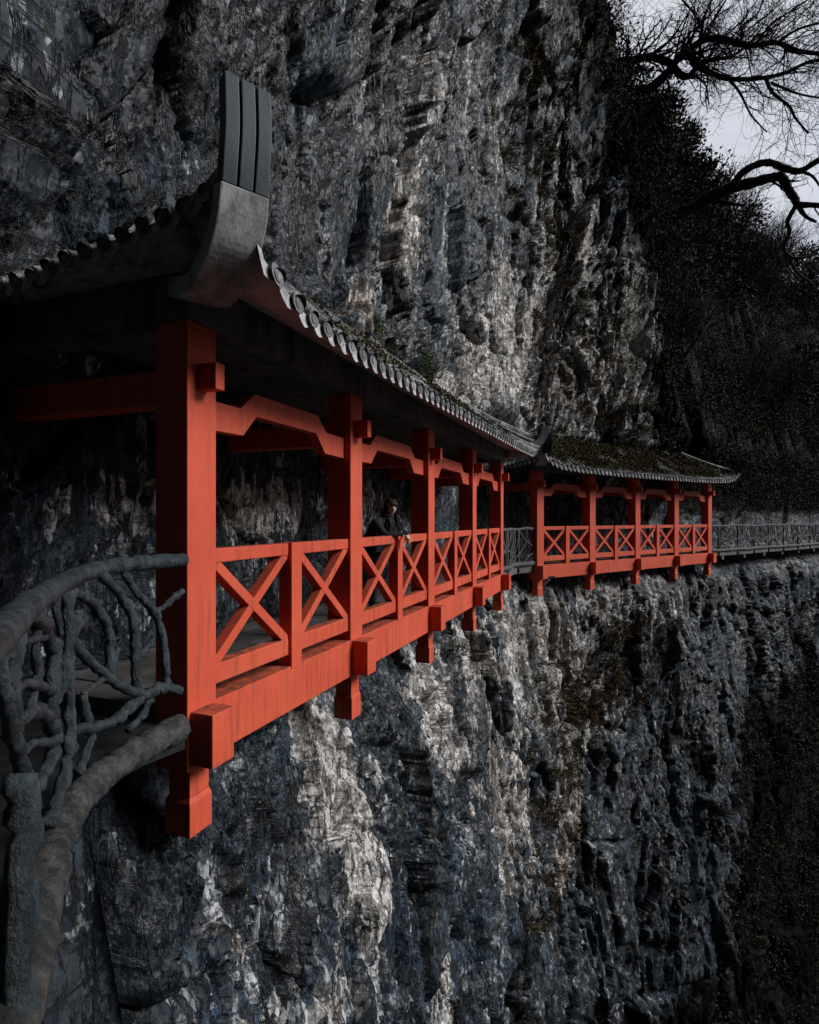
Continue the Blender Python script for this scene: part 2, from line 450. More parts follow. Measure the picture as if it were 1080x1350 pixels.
# domain warp
wx = S + .45 * perlin(S / 2.1, Hh / 3.4, 40) + .05 * perlin(S / .6, Hh / .9, 41)
wh = Hh + .6 * perlin(S / 2.3, Hh / 2.6, 42) + .06 * perlin(S / .8, Hh / .7, 43)
slant = wx - wh * .14                             # ribs lean a little
big = .85 * fbm(S / 8.5, Hh / 13, 50, 3)
rib = 1 - np.abs(fbm(slant / 2.6, wh / 11, 51, 3)) * 2
f0, r0, e0 = facet(slant / 2.7 + .12 * perlin(S / 1.1, Hh / 1.1, 58), wh / 5.2, 57, 1.0)
f1, r1, e1 = facet(slant / 1.05, wh / 2.6, 60, .8)
f2, r2, e2 = facet(slant / .36 + .15 * f1, wh / 1.25, 64, 1.0)
f3, r3, e3 = facet(slant / .15 + .1 * f2, wh / .44, 68, 1.1)
f4, r4, e4 = facet(slant / .075, wh / .17, 72, 1.0)
strm = sstep(.0, .5, perlin(S / 6, Hh / 4.5, 80) + .35 * np.exp(-((Hh - 4.5) / 2.5) ** 2) * (Gu > -9) - .05)
sw = (wh + .12 * S) / .42; saw = sw - np.floor(sw)
saw2 = (wh * 1.0) / .15; saw2 = saw2 - np.floor(saw2)
rough_ = .85 + .5 * sstep(-.3, .4, perlin(S / 4.2, Hh / 5.5, 82))
disp = .42 * big + .05 * rib + .46 * f0 + .24 * f1 + rough_ * (.15 * f2 + .068 * f3 + .028 * f4)
disp += strm * (.07 * (saw - .5) + .02 * (saw2 - .5))
disp -= .14 * np.exp(-(e0 / .035) ** 2) + .10 * np.exp(-(e1 / .05) ** 2) + .05 * np.exp(-(e2 / .07) ** 2)
# keep the galleries and the walkway free
zone = sstep(-2.9, -1.8, Hh) * (1 - sstep(1.9, 3.0, Hh))
disp = disp * (1 - .62 * zone)
lean = np.maximum(Hh - 4, 0) * .26 * (1 - sstep(1.0, 9.0, G1u)) * sstep(-9, -3, G1u)
off = base + disp + lean
lim = np.interp(Hh, [-30, -9, -5, -2.6, -1.9, -1.45, -1.35, 1.35, 1.5, 2.7, 3.2, 4.2, 7], [9, 4.5, 3.0, 2.0, 1.45, 1.3, .55, .55, .55, .9, 1.5, 2.0, 6])
near = (S < S1a - .2)
off = np.minimum(off, lim)
# near end of the walkway: rock stays back from the branch railing
off = np.where(near, np.minimum(off, np.interp(Hh, [-30, -6, -2.6, -1.6, 3, 7, 20], [3.5, 2.2, 1.3, 1.1, 1.2, 1.6, 3.5])), off)
X = bx[:, None] + nx[:, None] * off; Y = by[:, None] + ny[:, None] * off
Z = Hh + .05 * f2
# hillside rows behind the top edge
nr = 90
back = np.linspace(.25, 30, nr)
rise = np.interp(back, [0, 1, 3, 5, 8, 12, 30], [0, 3.5, 11, 15, 18, 19, 19])
hfac = np.interp(g2u, [-60, 6, 8, 10, 12, 20, 28, 36, 60], [.3, .32, .6, .95, 1.1, 1.1, .9, .85, .85])
bX = X[:, -1][:, None] - nx[:, None] * back; bY = Y[:, -1][:, None] - ny[:, None] * back
bZ = Z[:, -1][:, None] + rise * hfac[:, None] + .5 * perlin(cols[:, None] / 2.2, back / 2.0, 90) + .9 * perlin(cols[:, None] / 6, back / 5, 91) + .25 * perlin(cols[:, None] / .8, back / .7, 92)
nface = X.shape[1]
X = np.c_[X, bX]; Y = np.c_[Y, bY]; Z = np.c_[Z, bZ]
ni, nj = X.shape
V = np.stack([X, Y, Z], -1).reshape(-1, 3).astype(np.float32)
I, J = np.meshgrid(np.arange(ni - 1), np.arange(nj - 1), indexing='ij')
a = (I * nj + J).ravel(); F = np.stack([a, a + nj, a + nj + 1, a + 1], -1)
me = bpy.data.meshes.new('cliff')
me.vertices.add(len(V)); me.vertices.foreach_set('co', V.ravel())
me.loops.add(F.size); me.loops.foreach_set('vertex_index', F.ravel().astype(np.int32))
me.polygons.add(len(F)); me.polygons.foreach_set('loop_start', np.arange(0, F.size, 4, dtype=np.int32))
me.polygons.foreach_set('loop_total', np.full(len(F), 4, np.int32))
me.update(calc_edges=True)
# rock colours: per-facet tone, pale limestone patches, plant cover, painted shade, blackened unseen wall
tone = r2; cell = r3
pale = np.zeros_like(S); warm = np.zeros_like(S)
#  (metres along from near post or far post, height, half width, half height, strength, warm)
SPOTS = [
 (5.8, 5.8, .55, 3.5, .75, .2), (4.6, 3.3, .5, .6, .7, .35), (9.5, 3.0, 1.8, .7, .85, .15), (11.6, 4.5, 1.6, 1.6, .8, .1),
 (8.6, 7.2, .35, 2.5, .5, .1), (13.0, 5.4, 1.5, 2.6, .8, .1), (15.6, 5.6, 1.9, 3.2, .95, .1), (18.3, 4.8, 1.8, 2.2, .95, .15), (17.5, 9.0, .5, 2.6, .7, .1), (14.3, 9.5, .3, 2.2, .7, .1), (12.0, 10.5, .35, 2.6, .6, .1), (10.2, 12.5, .45, 3.0, .8, .1),
 (20.8, 6.5, 1.2, 3.0, .8, .0), (.9, .2, 1.6, .45, .6, .0), (3.4, .1, 1.6, .5, .75, .0), (6.6, .3, 1.5, .6, .55, .0), 
 (6.0, -3.2, .9, 1.1, .95, .05), (9.0, -3.5, 1.4, 1.4, 1.0, .1), (12.5, -3.4, 2.2, 1.4, 1.0, .15), (15.5, -4.2, 2.0, 2.0, .9, .2), (14.5, -7.5, 1.0, 2.6, .8, .15), (12.0, -8.0, .6, 2.0, .7, .1), (17.8, -5.5, .8, 2.0, .7, .1), (22.0, -3.4, 2.0, 1.4, .5, .0),
 (2.6, -3.4, .55, 1.5, .95, .05), (.9, -3.6, 1.2, .9, .45, .35), (10.5, -6.6, 1.8, 2.2, .6, .25), (5.2, -7.0, .9, 1.6, .55, .1), (7.6, -5.4, .7, 1.4, .5, .1),
 (19.0, -3.0, 2.0, 1.0, .5, .1), (1.5, -5.6, .9, 1.0, .5, .3), (13.5, -10, 1.6, 2.5, .35, .3), (2.4, 5.2, .35, 1.2, .4, 0), 
]
for (u, h, a_, b_, k, wv) in SPOTS:
    gss = np.exp(-(((S - S1a - u) / a_) ** 2 + ((Hh - h) / b_) ** 2) ** 1.2)
    pale = np.maximum(pale, min(1.25, k * 1.2) * gss); warm = np.maximum(warm, wv * gss)
pale -= .75 * np.exp(-((G1u + 1.0) / 5.5) ** 2 - ((Hh - 9.0) / 8.0) ** 2) + .7 * np.exp(-((G1u + 3.4) / 2.6) ** 2 - ((Hh - 5.0) / 3.4) ** 2) + .55 * np.exp(-((G1u + 2.5) / 2.0) ** 2 - ((Hh - 1.0) / 2.0) ** 2) + .75 * np.exp(-((G1u + 2.0) / 2.6) ** 2 - ((Hh + 4.5) / 4.0) ** 2)  # upper near end: shade put into the rock colour; low spots mute pale flakes
veg_black = np.zeros_like(S)
veg_black = np.maximum(veg_black, sstep(9.0, 13.5, Gu) * sstep(-.5, 1.0, Hh) * .9)
veg_black = np.maximum(veg_black, sstep(8.0, 16.0, Gu + .5 * (-Hh - 8)) * sstep(-5.5, -9.5, Hh) * .8)
veg_black = np.maximum(veg_black, sstep(-12, -19, Hh) * sstep(-6, 4, Gu) * .7)
veg_black = np.maximum(veg_black, sstep(-5.5, -.8, Hh - Htop[:, None] + 1.2 * perlin(S / 1.3, Hh / 1.5, 95)) * .9 * sstep(-4, -1, Gu))
veg_black = np.maximum(veg_black, .42 * np.exp(-((G1u - 16.5) / 2.2) ** 2 - ((Hh - 12) / 3) ** 2))
veg_black = np.maximum(veg_black, 1.3 * (1 - sstep(-6.0, -4.6, G1u)))  # unseen cove wall blackened to cut bounce light
def full(a_, fill):
    return np.c_[a_, np.full((ni, nj - nface), fill)].ravel().astype(np.float32)
for nm, arr, fl in (('tone', tone, .5), ('cell', cell, .5), ('pale', pale, 0), ('veg_black', veg_black, 1.0), ('warm', warm, 0)):
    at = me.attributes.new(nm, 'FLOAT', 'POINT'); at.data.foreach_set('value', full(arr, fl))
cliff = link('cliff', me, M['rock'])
tag(cliff, 'sheer dark limestone cliff with pale fractured patches carrying the galleries', None, None, 'structure')

ci = lambda s: int(np.clip(np.searchsorted(cols, s), 0, ni - 1))
def cliff_pt(s, h):
    """point on the face and its outward direction"""
    i = ci(s); j = int(np.argmin(np.abs(Z[i, :nface] - h)))
    return Vector((X[i, j], Y[i, j], Z[i, j])), Vector((nx[i], ny[i], 0))
def hill_pt(s, b_):
    i = ci(s); j = nface + int(np.clip(np.searchsorted(back, b_), 0, nr - 1))
    return Vector((X[i, j], Y[i, j], Z[i, j]))

# valley floor out to the horizon
mb = MB(); mb.grid([[(x, y, HB + .6) for x in (-1500, 0, 1500)] for y in (-1500, 0, 1500)])
tag(mb.build('valley_ground', M['ground']), kind='structure')

# ------------------------------------------------------------------ covered galleries
def horn(parent, sx, u0, tall, big):
    """upturned hip end at a corner: sx=-1 near end, +1 far end; u0 corner post face"""
    q = lambda u, v, w: Vector((u0 + sx * u, v, w))
    k = tall
    if big:
        low = [q(0.02, -.06, 3.00), q(.06, -.24, 2.97), q(.16, -.44, 3.02), q(.25, -.62, 3.14), q(.30, -.73, 3.32), q(.325, -.775, 3.50)]
        top = [q(.325, -.775, 3.50), q(.34, -.80, 3.66), q(.345, -.815, 3.82), q(.345, -.815, 3.98), q(.335, -.80, 4.17)]
        wd, th = .155, .11
    else:
        low = [q(0.02, -.06, 3.02), q(.2, -.30, 3.02), q(.36, -.56, 3.10), q(.48, -.74, 3.24)]
        top = [q(.48, -.74, 3.24), q(.60, -.88, 3.40), q(.68, -.98, 3.60), q(.71, -1.02, 3.84)]
        wd, th = .14, .20
    d = Vector((sx * .50, -.87, 0)) if big else Vector((sx * .53, -.85, 0))
    d.normalize(); side = Vector((-d.y, d.x, 0))
    def ribbon(pts, wd, th, taper=1.0):
        P = [Vector(p) for p in spline([tuple(p) for p in pts], 5)]
        mb = MB(); rows = []
        for i, p in enumerate(P):
            t = (P[min(i + 1, len(P) - 1)] - P[max(i - 1, 0)]).normalized()
            n = side.cross(t).normalized()
            if n.dot(Vector((0, 0, 1)) - d) < 0: n = -n
            f_ = 1 + (taper - 1) * i / (len(P) - 1)
            rows.append([p - side * wd * f_, p + side * wd * f_, p + side * wd * f_ + n * th, p - side * wd * f_ + n * th])
        b0 = len(mb.v)
        for r in rows: mb.v.extend(tuple(x) for x in r)
        for i in range(len(rows) - 1):
            for k_ in range(4):
                mb.f.append((i * 4 + k_, i * 4 + (k_ + 1) % 4, (i + 1) * 4 + (k_ + 1) % 4, (i + 1) * 4 + k_))
        mb.f.append((3, 2, 1, 0)); e = (len(rows) - 1) * 4; mb.f.append((e, e + 1, e + 2, e + 3))
        return mb
    hb = ribbon(low, wd * 1.12, th * 1.25, .92).build('hip_end', M['horn'], parent, False, .012, True)
    # three upright boards of the tip
    for k_ in (-1, 0, 1):
        sh = side * (k_ * wd * .68)
        ribbon([p + sh for p in top], wd * .295, th, .97 if big else .9).build('tip_board', M['slate'], hb, False, .006, True)
    ribbon([p - d * .035 for p in top[:-1]] + [top[-1] - d * .035 - Vector((0, 0, .03))], wd * .95, th * .5).build('tip_core', M['beam'], hb, False, 0, True)

def gallery(G, A, US, near_big, label, back_v):
    root = empty('covered_gallery', G, A)
    tag(root, label, 'covered gallery', 'red covered galleries on the cliff walkway')
    L = US[-1] + .31
    for i, u in enumerate(US):
        m = MB(); m.box((u, 0, -.46), (u + .31, .31, 2.90)); m.build('post', M['red'], root, False, .012)
        # upper tie end, lower bracket, hanging corbel
        m = MB(); m.box((u + .105, -.17, 2.39), (u + .205, 0.03, 2.59)); m.build('tie_end', M['red'], root, False, .008)
        m = MB(); m.box((u + .03, -.205, -.41), (u + .27, .02, -.015)); m.build('bracket', M['red_worn'], root, False, .010)
        m = MB()
        m.box((u + .038, .012, -.66), (u + .240, .215, -.40))
        m.box((u + .02, -.005, -.95), (u + .255, .235, -.70))
        m.add([(u + .038, .012, -.66), (u + .240, .012, -.66), (u + .240, .215, -.66), (u + .038, .215, -.66),
               (u + .02, -.005, -.70), (u + .255, -.005, -.70), (u + .255, .235, -.70), (u + .02, .235, -.70)],
              [(0, 1, 5, 4), (1, 2, 6, 5), (2, 3, 7, 6), (3, 0, 4, 7)])
        m.build('corbel', M['red_worn'], root, False, .006)
        m = MB(); m.box((u + .05, .312, 2.30), (u + .26, back_v, 2.56)); m.build('cross_beam', M['red_worn'], root, False, .01)
        m = MB(); m.box((u + .05, .312, -.44), (u + .26, back_v, -.21)); m.build('floor_joist', M['red_worn'], root, False, .01)
    for i in range(len(US) - 1):
        a, b_ = US[i] + .311, US[i + 1] - .001
        m = MB(); m.box((a, .004, -.43), (b_, .26, -.004)); m.build('edge_beam', M['red_worn'], root, False, .008)
        # kinked transom
        l = .44; s2 = .19
        P = [(a, 2.13), (a + l, 2.14), (a + l + s2, 2.335), (b_ - l - s2, 2.335), (b_ - l, 2.14), (b_, 2.13),
             (b_, 2.37), (b_ - l + .03, 2.375), (b_ - l - s2 + .03, 2.535), (a + l + s2 - .03, 2.535), (a + l - .03, 2.375), (a, 2.37)]
        m = MB(); m.prism(P, .085, .205); m.build('transom', M['red'], root, False, .008, True)
        # railing: top rail, foot rail, middle baluster and two crosses
        mid = (a + b_) / 2
        m = MB(); m.box((mid - .09, -.004, -.03), (mid + .09, .145, 1.19)); m.build('baluster', M['red'], root, False, .008)
        for (x0, x1) in ((a, mid - .091), (mid + .091, b_)):
            p = empty('railing_panel', (0, 0, 0), 0, root)
            m = MB(); m.box((x0, .03, 1.07), (x1, .15, 1.185)); m.build('top_rail', M['red_worn'], p, False, .01)
            m = MB(); m.box((x0, .03, .105), (x1, .15, .265)); m.build('foot_rail', M['red_worn'], p, False, .01)
            z0, z1 = .265, 1.07; w = .085
            ex = w * .5
            m = MB(); m.bar((x0 + .01, .040, z0 + ex - .06), (x1 - .01, .040, z1 - ex + .06), w, .10); m.build('cross_brace', M['red_worn'], p, False, .006, True)
            m = MB(); m.bar((x0 + .01, .037, z1 - ex + .06), (x1 - .01, .037, z0 + ex - .06), w, .106); m.build('cross_brace', M['red_worn'], p, False, .006, True)
    m = MB(); m.box((.02, .30, -.20), (L - .02, back_v, -.012)); m.box((.32, .262, -.012), (L - .32, back_v - .05, .0)); m.build('deck', M['deck'], root, False, .008)
    # dark wall plate under the eaves and its returns to the rock
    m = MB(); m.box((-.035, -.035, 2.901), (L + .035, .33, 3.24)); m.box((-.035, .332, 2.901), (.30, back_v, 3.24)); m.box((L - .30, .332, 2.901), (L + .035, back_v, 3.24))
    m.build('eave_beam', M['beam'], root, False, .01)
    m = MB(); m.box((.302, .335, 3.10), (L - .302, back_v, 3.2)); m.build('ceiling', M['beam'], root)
    # ---- roof
    eo = .80; en = .31 if near_big else .62; ef = .62
    if near_big:
        ku = [-.31, -.28, -.24, -.16, 0, .3, 1.2, 2.5, 6, 9.0, L - .3, L + .25, L + ef]
        kw = [3.66, 3.60, 3.45, 3.22, 3.04, 2.93, 2.89, 2.90, 2.97, 3.02, 3.08, 3.22, 3.50]
        kv = [2.2, 1.2, .75, -.15, -.5, -.70, -.80]; kvw = [3.24, 3.27, 3.34, 3.46, 3.56, 3.63, 3.66]
    else:
        ku = [-.62, -.3, .2, 1.2, 3, 6, 9.0, L - .3, L + .25, L + ef]
        kw = [3.30, 3.08, 2.97, 2.92, 2.90, 2.90, 2.92, 2.98, 3.10, 3.28]
        kv = [2.2, 1.2, .3, -.4, -.80]; kvw = [3.0, 3.02, 3.06, 3.16, 3.30]
    path = []                                          # eave point, ridge point, wall-plate point
    RW = 4.25 if near_big else 4.12
    n_end = 15
    for k_ in range(n_end):
        v = 2.0 + ((-.71 if near_big else -.80) - 2.0) * k_ / n_end
        w = float(np.interp(v, kv[::-1], kvw[::-1]))
        f_ = k_ / n_end
        path.append((Vector((-en, v, w)), Vector((.75 + .15 * f_, 2.0 - 1.15 * f_, RW)), Vector((-.034, max(v, -.034), 3.235))))
    nf = int(round((L + en + ef) / .205))
    for k_ in range(nf + 1):
        u = -en + (L + en + ef) * k_ / nf
        w = float(np.interp(u, ku, kw)); f_ = k_ / nf
        vv = -eo + (.09 * (1 - float(sstep(0, .5, np.array(u + en)))) if near_big else 0)
        path.append((Vector((u, vv, w)), Vector((.9 + (L - 1.8) * f_, .85, RW)), Vector((min(max(u, -.034), L + .034), -.034, 3.235))))
    for k_ in range(1, n_end + 1):
        v = -.80 + 2.8 * k_ / n_end
        w = kw[-1] - (kw[-1] - 3.05) * min(1, k_ / 5) ** .6; f_ = k_ / n_end
        path.append((Vector((L + ef, v, w)), Vector((L - .9 + .15 * f_, .85 + 1.15 * f_, RW)), Vector((L + .034, max(v, -.034), 3.235))))
    def rp(k_, r):
        """point on the roof surface at fractional path index and run r from eave (0) to top (1)"""
        i = min(int(k_), len(path) - 2); t = k_ - i
        E = path[i][0].lerp(path[i + 1][0], t); T = path[i][1].lerp(path[i + 1][1], t)
        p = E.lerp(T, r); p.z = E.z + (T.z - E.z) * (r ** 1.22)
        return p
    m = MB()
    rr = np.linspace(0, 1, 9)
    m.grid([[rp(k_, r) for r in rr] for k_ in np.arange(0, len(path) - 1 + 1e-6, 1)])
    m.grid([[rp(k_, 0), rp(k_, 0) - Vector((0, 0, .045))] for k_ in range(len(path))])
    roof = m.build('roof', M['tile'], root, False, 0, False)
    # soffit: from below the eave edge back to the wall plate, swept up like cast plaster
    m = MB(); rows = []
    for (E, T, Wp) in path:
        row = []
        for t in np.linspace(0, 1, 7):
            p = (E - Vector((0, 0, .05))).lerp(Wp, t)
            zz = (E.z - .05) + (Wp.z - E.z + .05) * (t ** .8 if E.z < Wp.z else 1 - (1 - t) ** 2.2)
            p.z = zz; row.append(p)
        rows.append(row)
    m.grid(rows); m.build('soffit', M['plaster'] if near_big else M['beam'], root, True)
    # rows of round tiles with end discs, pans with hanging lips
    m = MB(); lime = MB()
    for i in range(0, len(path) - 1):
        k_ = i + .5
        pts = [rp(k_, r) for r in np.linspace(0, .995, 7)]
        d0 = (pts[0] - pts[1]).normalized(); pts[0] = pts[0] + d0 * .05
        side = (rp(min(k_ + .4, len(path) - 1.01), 0) - rp(max(k_ - .4, 0), 0)); wd = min(.066, side.length * .40)
        sdn = side.normalized() if side.length > 1e-5 else Vector((1, 0, 0))
        rows = []
        for j, p in enumerate(pts):
            t = (pts[min(j + 1, 6)] - pts[max(j - 1, 0)]).normalized(); n = sdn.cross(t).normalized()
            if n.z < 0: n = -n
            r_ = wd * (1 - .25 * j / 6) * (1 + rng.uniform(-.08, .08)); jit = Vector((rng.uniform(-.008, .008), rng.uniform(-.008, .008), rng.uniform(-.008, .010)))
            rows.append([p + jit + sdn * math.cos(an) * r_ + n * (math.sin(an) * r_ + .005) for an in np.linspace(0, math.pi, 6)])
        m.grid(rows)
        # disc closing the tile end
        c0 = pts[0] + Vector((0, 0, .012)); ring = [c0 + d0 * .006 + sdn * math.cos(an) * wd * 1.05 + Vector((0, 0, 1)) * math.sin(an) * wd * 1.05 for an in np.linspace(0, 2 * math.pi, 11)[:-1]]
        b0 = len(m.v); m.add(ring + [x - d0 * .03 for x in ring], [tuple(range(10))] + [(q, (q + 1) % 10, 10 + (q + 1) % 10, 10 + q) for q in range(10)])
        ring2 = [c0 + d0 * .014 + sdn * math.cos(an) * wd * .55 + Vector((0, 0, 1)) * math.sin(an) * wd * .55 for an in np.linspace(0, 2 * math.pi, 9)[:-1]]
        m.add(ring2 + [x - d0 * .012 for x in ring2], [tuple(range(8))] + [(q, (q + 1) % 8, 8 + (q + 1) % 8, 8 + q) for q in range(8)])
    ks = np.arange(0, len(path) - 1 + 1e-6, 1 / 6)
    band = []
    for kk in ks:
        k_ = float(min(kk, len(path) - 1.001)); p = rp(k_, 0); o_ = (p - rp(k_, .12)).normalized() * .018; p = p + o_
        hh_ = .012 + .085 * abs(math.cos(math.pi * kk)) ** .8 * (1 + .18 * math.sin(kk * 37.7))
        band.append([p + Vector((0, 0, .004)), p - Vector((0, 0, hh_)), p - o_ * .8 - Vector((0, 0, hh_)), p - o_ * .8 + Vector((0, 0, .004))])
    lime.grid(band)
    m.build('tile_rows', M['tile'], roof, False, 0, True)
    lime.build('drip_band', M['lime'], roof, False, 0, True)
    # hip ridges on the roof corners
    for (ka, kb) in ((n_end, n_end), (n_end + nf, n_end + nf)):
        m = MB(); P = [rp(ka, r) + Vector((0, 0, .05)) for r in np.linspace(.03, 1, 9)]
        m.tube(P, [.085] * 9, 8, .08); m.build('hip_ridge', M['tile'], roof, False)
    horn(root, -1, 0, 1, near_big)
    horn(root, 1, L, 1, False)
    return root, rp, n_end, nf

gal1, rp1, ne1, nf1 = gallery(G1, A1, U1, True, 'nearer and larger red covered gallery with tall upturned roof horn, person at its railing', 2.6)
gal2, rp2, ne2, nf2 = gallery(G2, A2, U2, False, 'smaller far red covered gallery with mossy roof beyond the first one', 2.7)

# ------------------------------------------------------------------ leaf and blade scattering
def quads(pts, size, nrm=None, aspect=2.2, seed=0):
    """one leaf-shaped quad per point"""
    r = np.random.default_rng(seed); n = len(pts)
    pts = np.asarray(pts, float)
    a = r.normal(size=(n, 3)); a /= np.linalg.norm(a, axis=1)[:, None]
    if nrm is not None: a = a * .7 + np.asarray(nrm); a /= np.linalg.norm(a, axis=1)[:, None]
    b_ = r.normal(size=(n, 3)); b_ -= (b_ * a).sum(1)[:, None] * a; b_ /= np.linalg.norm(b_, axis=1)[:, None]
    sz = (size * r.uniform(.6, 1.4, n))[:, None]
    v = np.stack([pts, pts + a * sz * .5 + b_ * sz / aspect * .5, pts + a * sz, pts + a * sz * .5 - b_ * sz / aspect * .5], 1).reshape(-1, 3)
    return v, np.arange(4 * n).reshape(-1, 4)
def build_arrays(name, v, f, mat, parent=None):
    me = bpy.data.meshes.new(name)
    me.vertices.add(len(v)); me.vertices.foreach_set('co', np.asarray(v, np.float32).ravel())
    me.loops.add(f.size); me.loops.foreach_set('vertex_index', f.ravel().astype(np.int32))
    k = f.shape[1]
    me.polygons.add(len(f)); me.polygons.foreach_set('loop_start', np.arange(0, f.size, k, dtype=np.int32))
    me.polygons.foreach_set('loop_total', np.full(len(f), k, np.int32)); me.update(calc_edges=True)
    return link(name, me, mat, parent)

def moss(parent, rp, k0, k1, n, seed, r0=.05, r1=.9, dens=1.0):
    r = np.random.default_rng(seed); pts = []
    nc = n // 55
    for _ in range(nc):
        kc = r.uniform(k0, k1); rc = r.uniform(r0, r1) ** 1.0
        if perlin(np.array([kc / 5]), np.array([rc * 3]), seed)[0] < -.25 - .3 * rc: continue
        for _ in range(55):
            k_ = np.clip(kc + r.normal() * .55, k0, k1); q = np.clip(rc + r.normal() * .06, .01, .98)
            p = rp(k_, q); pts.append((p.x, p.y, p.z + .03 + abs(r.normal()) * .03))
    v, f_ = quads(pts, .06, (0, 0, .8), 1.8, seed)
    return build_arrays('roof_moss', v, f_, M['moss'], parent)
moss(gal2, rp2, ne2, ne2 + nf2, 60000, 3, .10, .95)
moss(gal1, rp1, ne1 + 12, ne1 + nf1, 5000, 4, .3, .95)

# ------------------------------------------------------------------ walkway slabs
def slab(name, outer, inner, top=0.0, th=.2, mat='deck'):
    m = MB(); n = len(outer)
    for z in (DK + top, DK + top - th):
        m.v.extend((p[0], p[1], z) for p in outer); m.v.extend((p[0], p[1], z) for p in inner)
    for i in range(n - 1):
        m.f.append((i, i + 1, n + i + 1, n + i)); m.f.append((2 * n + i + 1, 2 * n + i, 3 * n + i, 3 * n + i + 1))
        m.f.append((i + 1, i, 2 * n + i, 2 * n + i + 1)); m.f.append((n + i, n + i + 1, 3 * n + i + 1, 3 * n + i))
    return tag(m.build(name, M[mat]), kind='structure')
L1 = U1[-1] + .31; L2 = U2[-1] + .31
nearcurve = spline([(-1.62, 4.02), (-1.84, 3.55), (-1.72, 2.7), (-1.36, 1.75), (-1.15, .9), (-1.15, -.4), (-1.3, -2.2)], 8)
inner = spline([tuple(loc(G1, A1, -.02, 2.5)[:2]), (-4.1, 4.2), (-4.5, 2.9), (-4.8, 1.4), (-5.2, .4), (-5.2, -1.0), (-5.0, -2.6)], 8)
slab('walkway_near_path', nearcurve, inner, -.10, .14, 'wet_deck')
mo = [loc(G1, A1, L1 + .01, .12), loc(G1, A1, L1 + .9, .05), loc(G2, A2, -.9, .05), loc(G2, A2, -.01, .12)]
mi = [loc(G1, A1, L1 + .01, 2.4), loc(G1, A1, L1 + .5, 2.6), loc(G2, A2, -.5, 2.6), loc(G2, A2, -.01, 2.5)]
mo = spline([tuple(p[:2]) for p in mo], 6); mi = spline([tuple(p[:2]) for p in mi], 6)
slab('walkway_link_path', mo, mi, -.02)
fo = spline([tuple(loc(G2, A2, L2 + d, v)[:2]) for d, v in ((.01, .15), (3, .05), (6, .1), (10, .0), (15, .2), (24, .3))], 6)
fi = spline([tuple(loc(G2, A2, L2 + d, v)[:2]) for d, v in ((.01, 2.4), (3, 2.5), (6, 2.5), (10, 2.5), (15, 2.6), (24, 2.6))], 6)
slab('walkway_far_path', fo, fi, -.02, .16)

# ------------------------------------------------------------------ branch railings
def zrail(px):
    return float(np.interp(px, [-120, -40, 0, 70, 140, 200, 245], [1.05, 1.35, 1.60, 2.62, 3.45, 3.85, 4.08]))
def zz(x, y): return (x / 3.0, 680 + y / 3.0)          # enlarged-crop pixel -> photo pixel
near = empty('branch_railing', ray(150, 1010, 3.4))
tag(near, 'dark thick branch shaped concrete railing in the left foreground', 'railing', 'branch shaped railings along the walkway')
def near_branch(name, zpts, wpx, mat='branch', dz=0, taper=1.0):
    P = []
    for k, (x, y) in enumerate(zpts):
        px, py = zz(x, y); P.append(ray(px, py, zrail(px) + dz) - near.location)
    rad = [wpx * .88 / 3.0 / 2 / FPX * (zrail(zz(x, y)[0]) + dz) for x, y in zpts]
    Q = spline([tuple(p) + (r_ * (1 + (taper - 1) * i / (len(P) - 1)),) for i, (p, r_) in enumerate(zip(P, rad))], 5)
    kn = [1 + (rng.uniform(.22, .42) if rng.random() < .16 else 0) for _ in Q]
    m = MB(); m.tube([Vector(q[:3]) + Vector((rng.gauss(0, 1), rng.gauss(0, 1), rng.gauss(0, 1))) * .12 * q[3] for q in Q], [max(q[3], .008) * k_ * rng.uniform(.86, 1.12) for q, k_ in zip(Q, kn)], 10, .12)
    return m.build(name, M[mat], near, True)
hr = [ray(244, 738, 4.12), ray(190, 742, 3.85), ray(140, 748, 3.5), ray(105, 758, 3.1), ray(70, 776, 2.65), ray(35, 800, 2.1), ray(0, 836, 1.62), ray(-70, 905, 1.2), ray(-190, 1000, .95)]
Q = spline([tuple(p - near.location) for p in hr], 6); m = MB()
m.tube(Q, [.052 * rng.uniform(.93, 1.1) for _ in Q], 12, .04); m.build('handrail', M['branch'], near, True)
bl = [(238, 958, 4.05), (187, 987, 3.64), (143, 1017, 3.30), (110, 1045, 3.05), (87, 1078, 2.80), (70, 1115, 2.55), (58, 1160, 2.3), (40, 1240, 1.95), (10, 1360, 1.6), (-60, 1560, 1.25)]
Q = spline([tuple(ray(*p) - near.location) for p in bl], 6); m = MB()
m.tube(Q, [.088 * rng.uniform(.88, 1.12) for _ in Q], 12, .10); m.build('foot_log', M['log'], near, True)
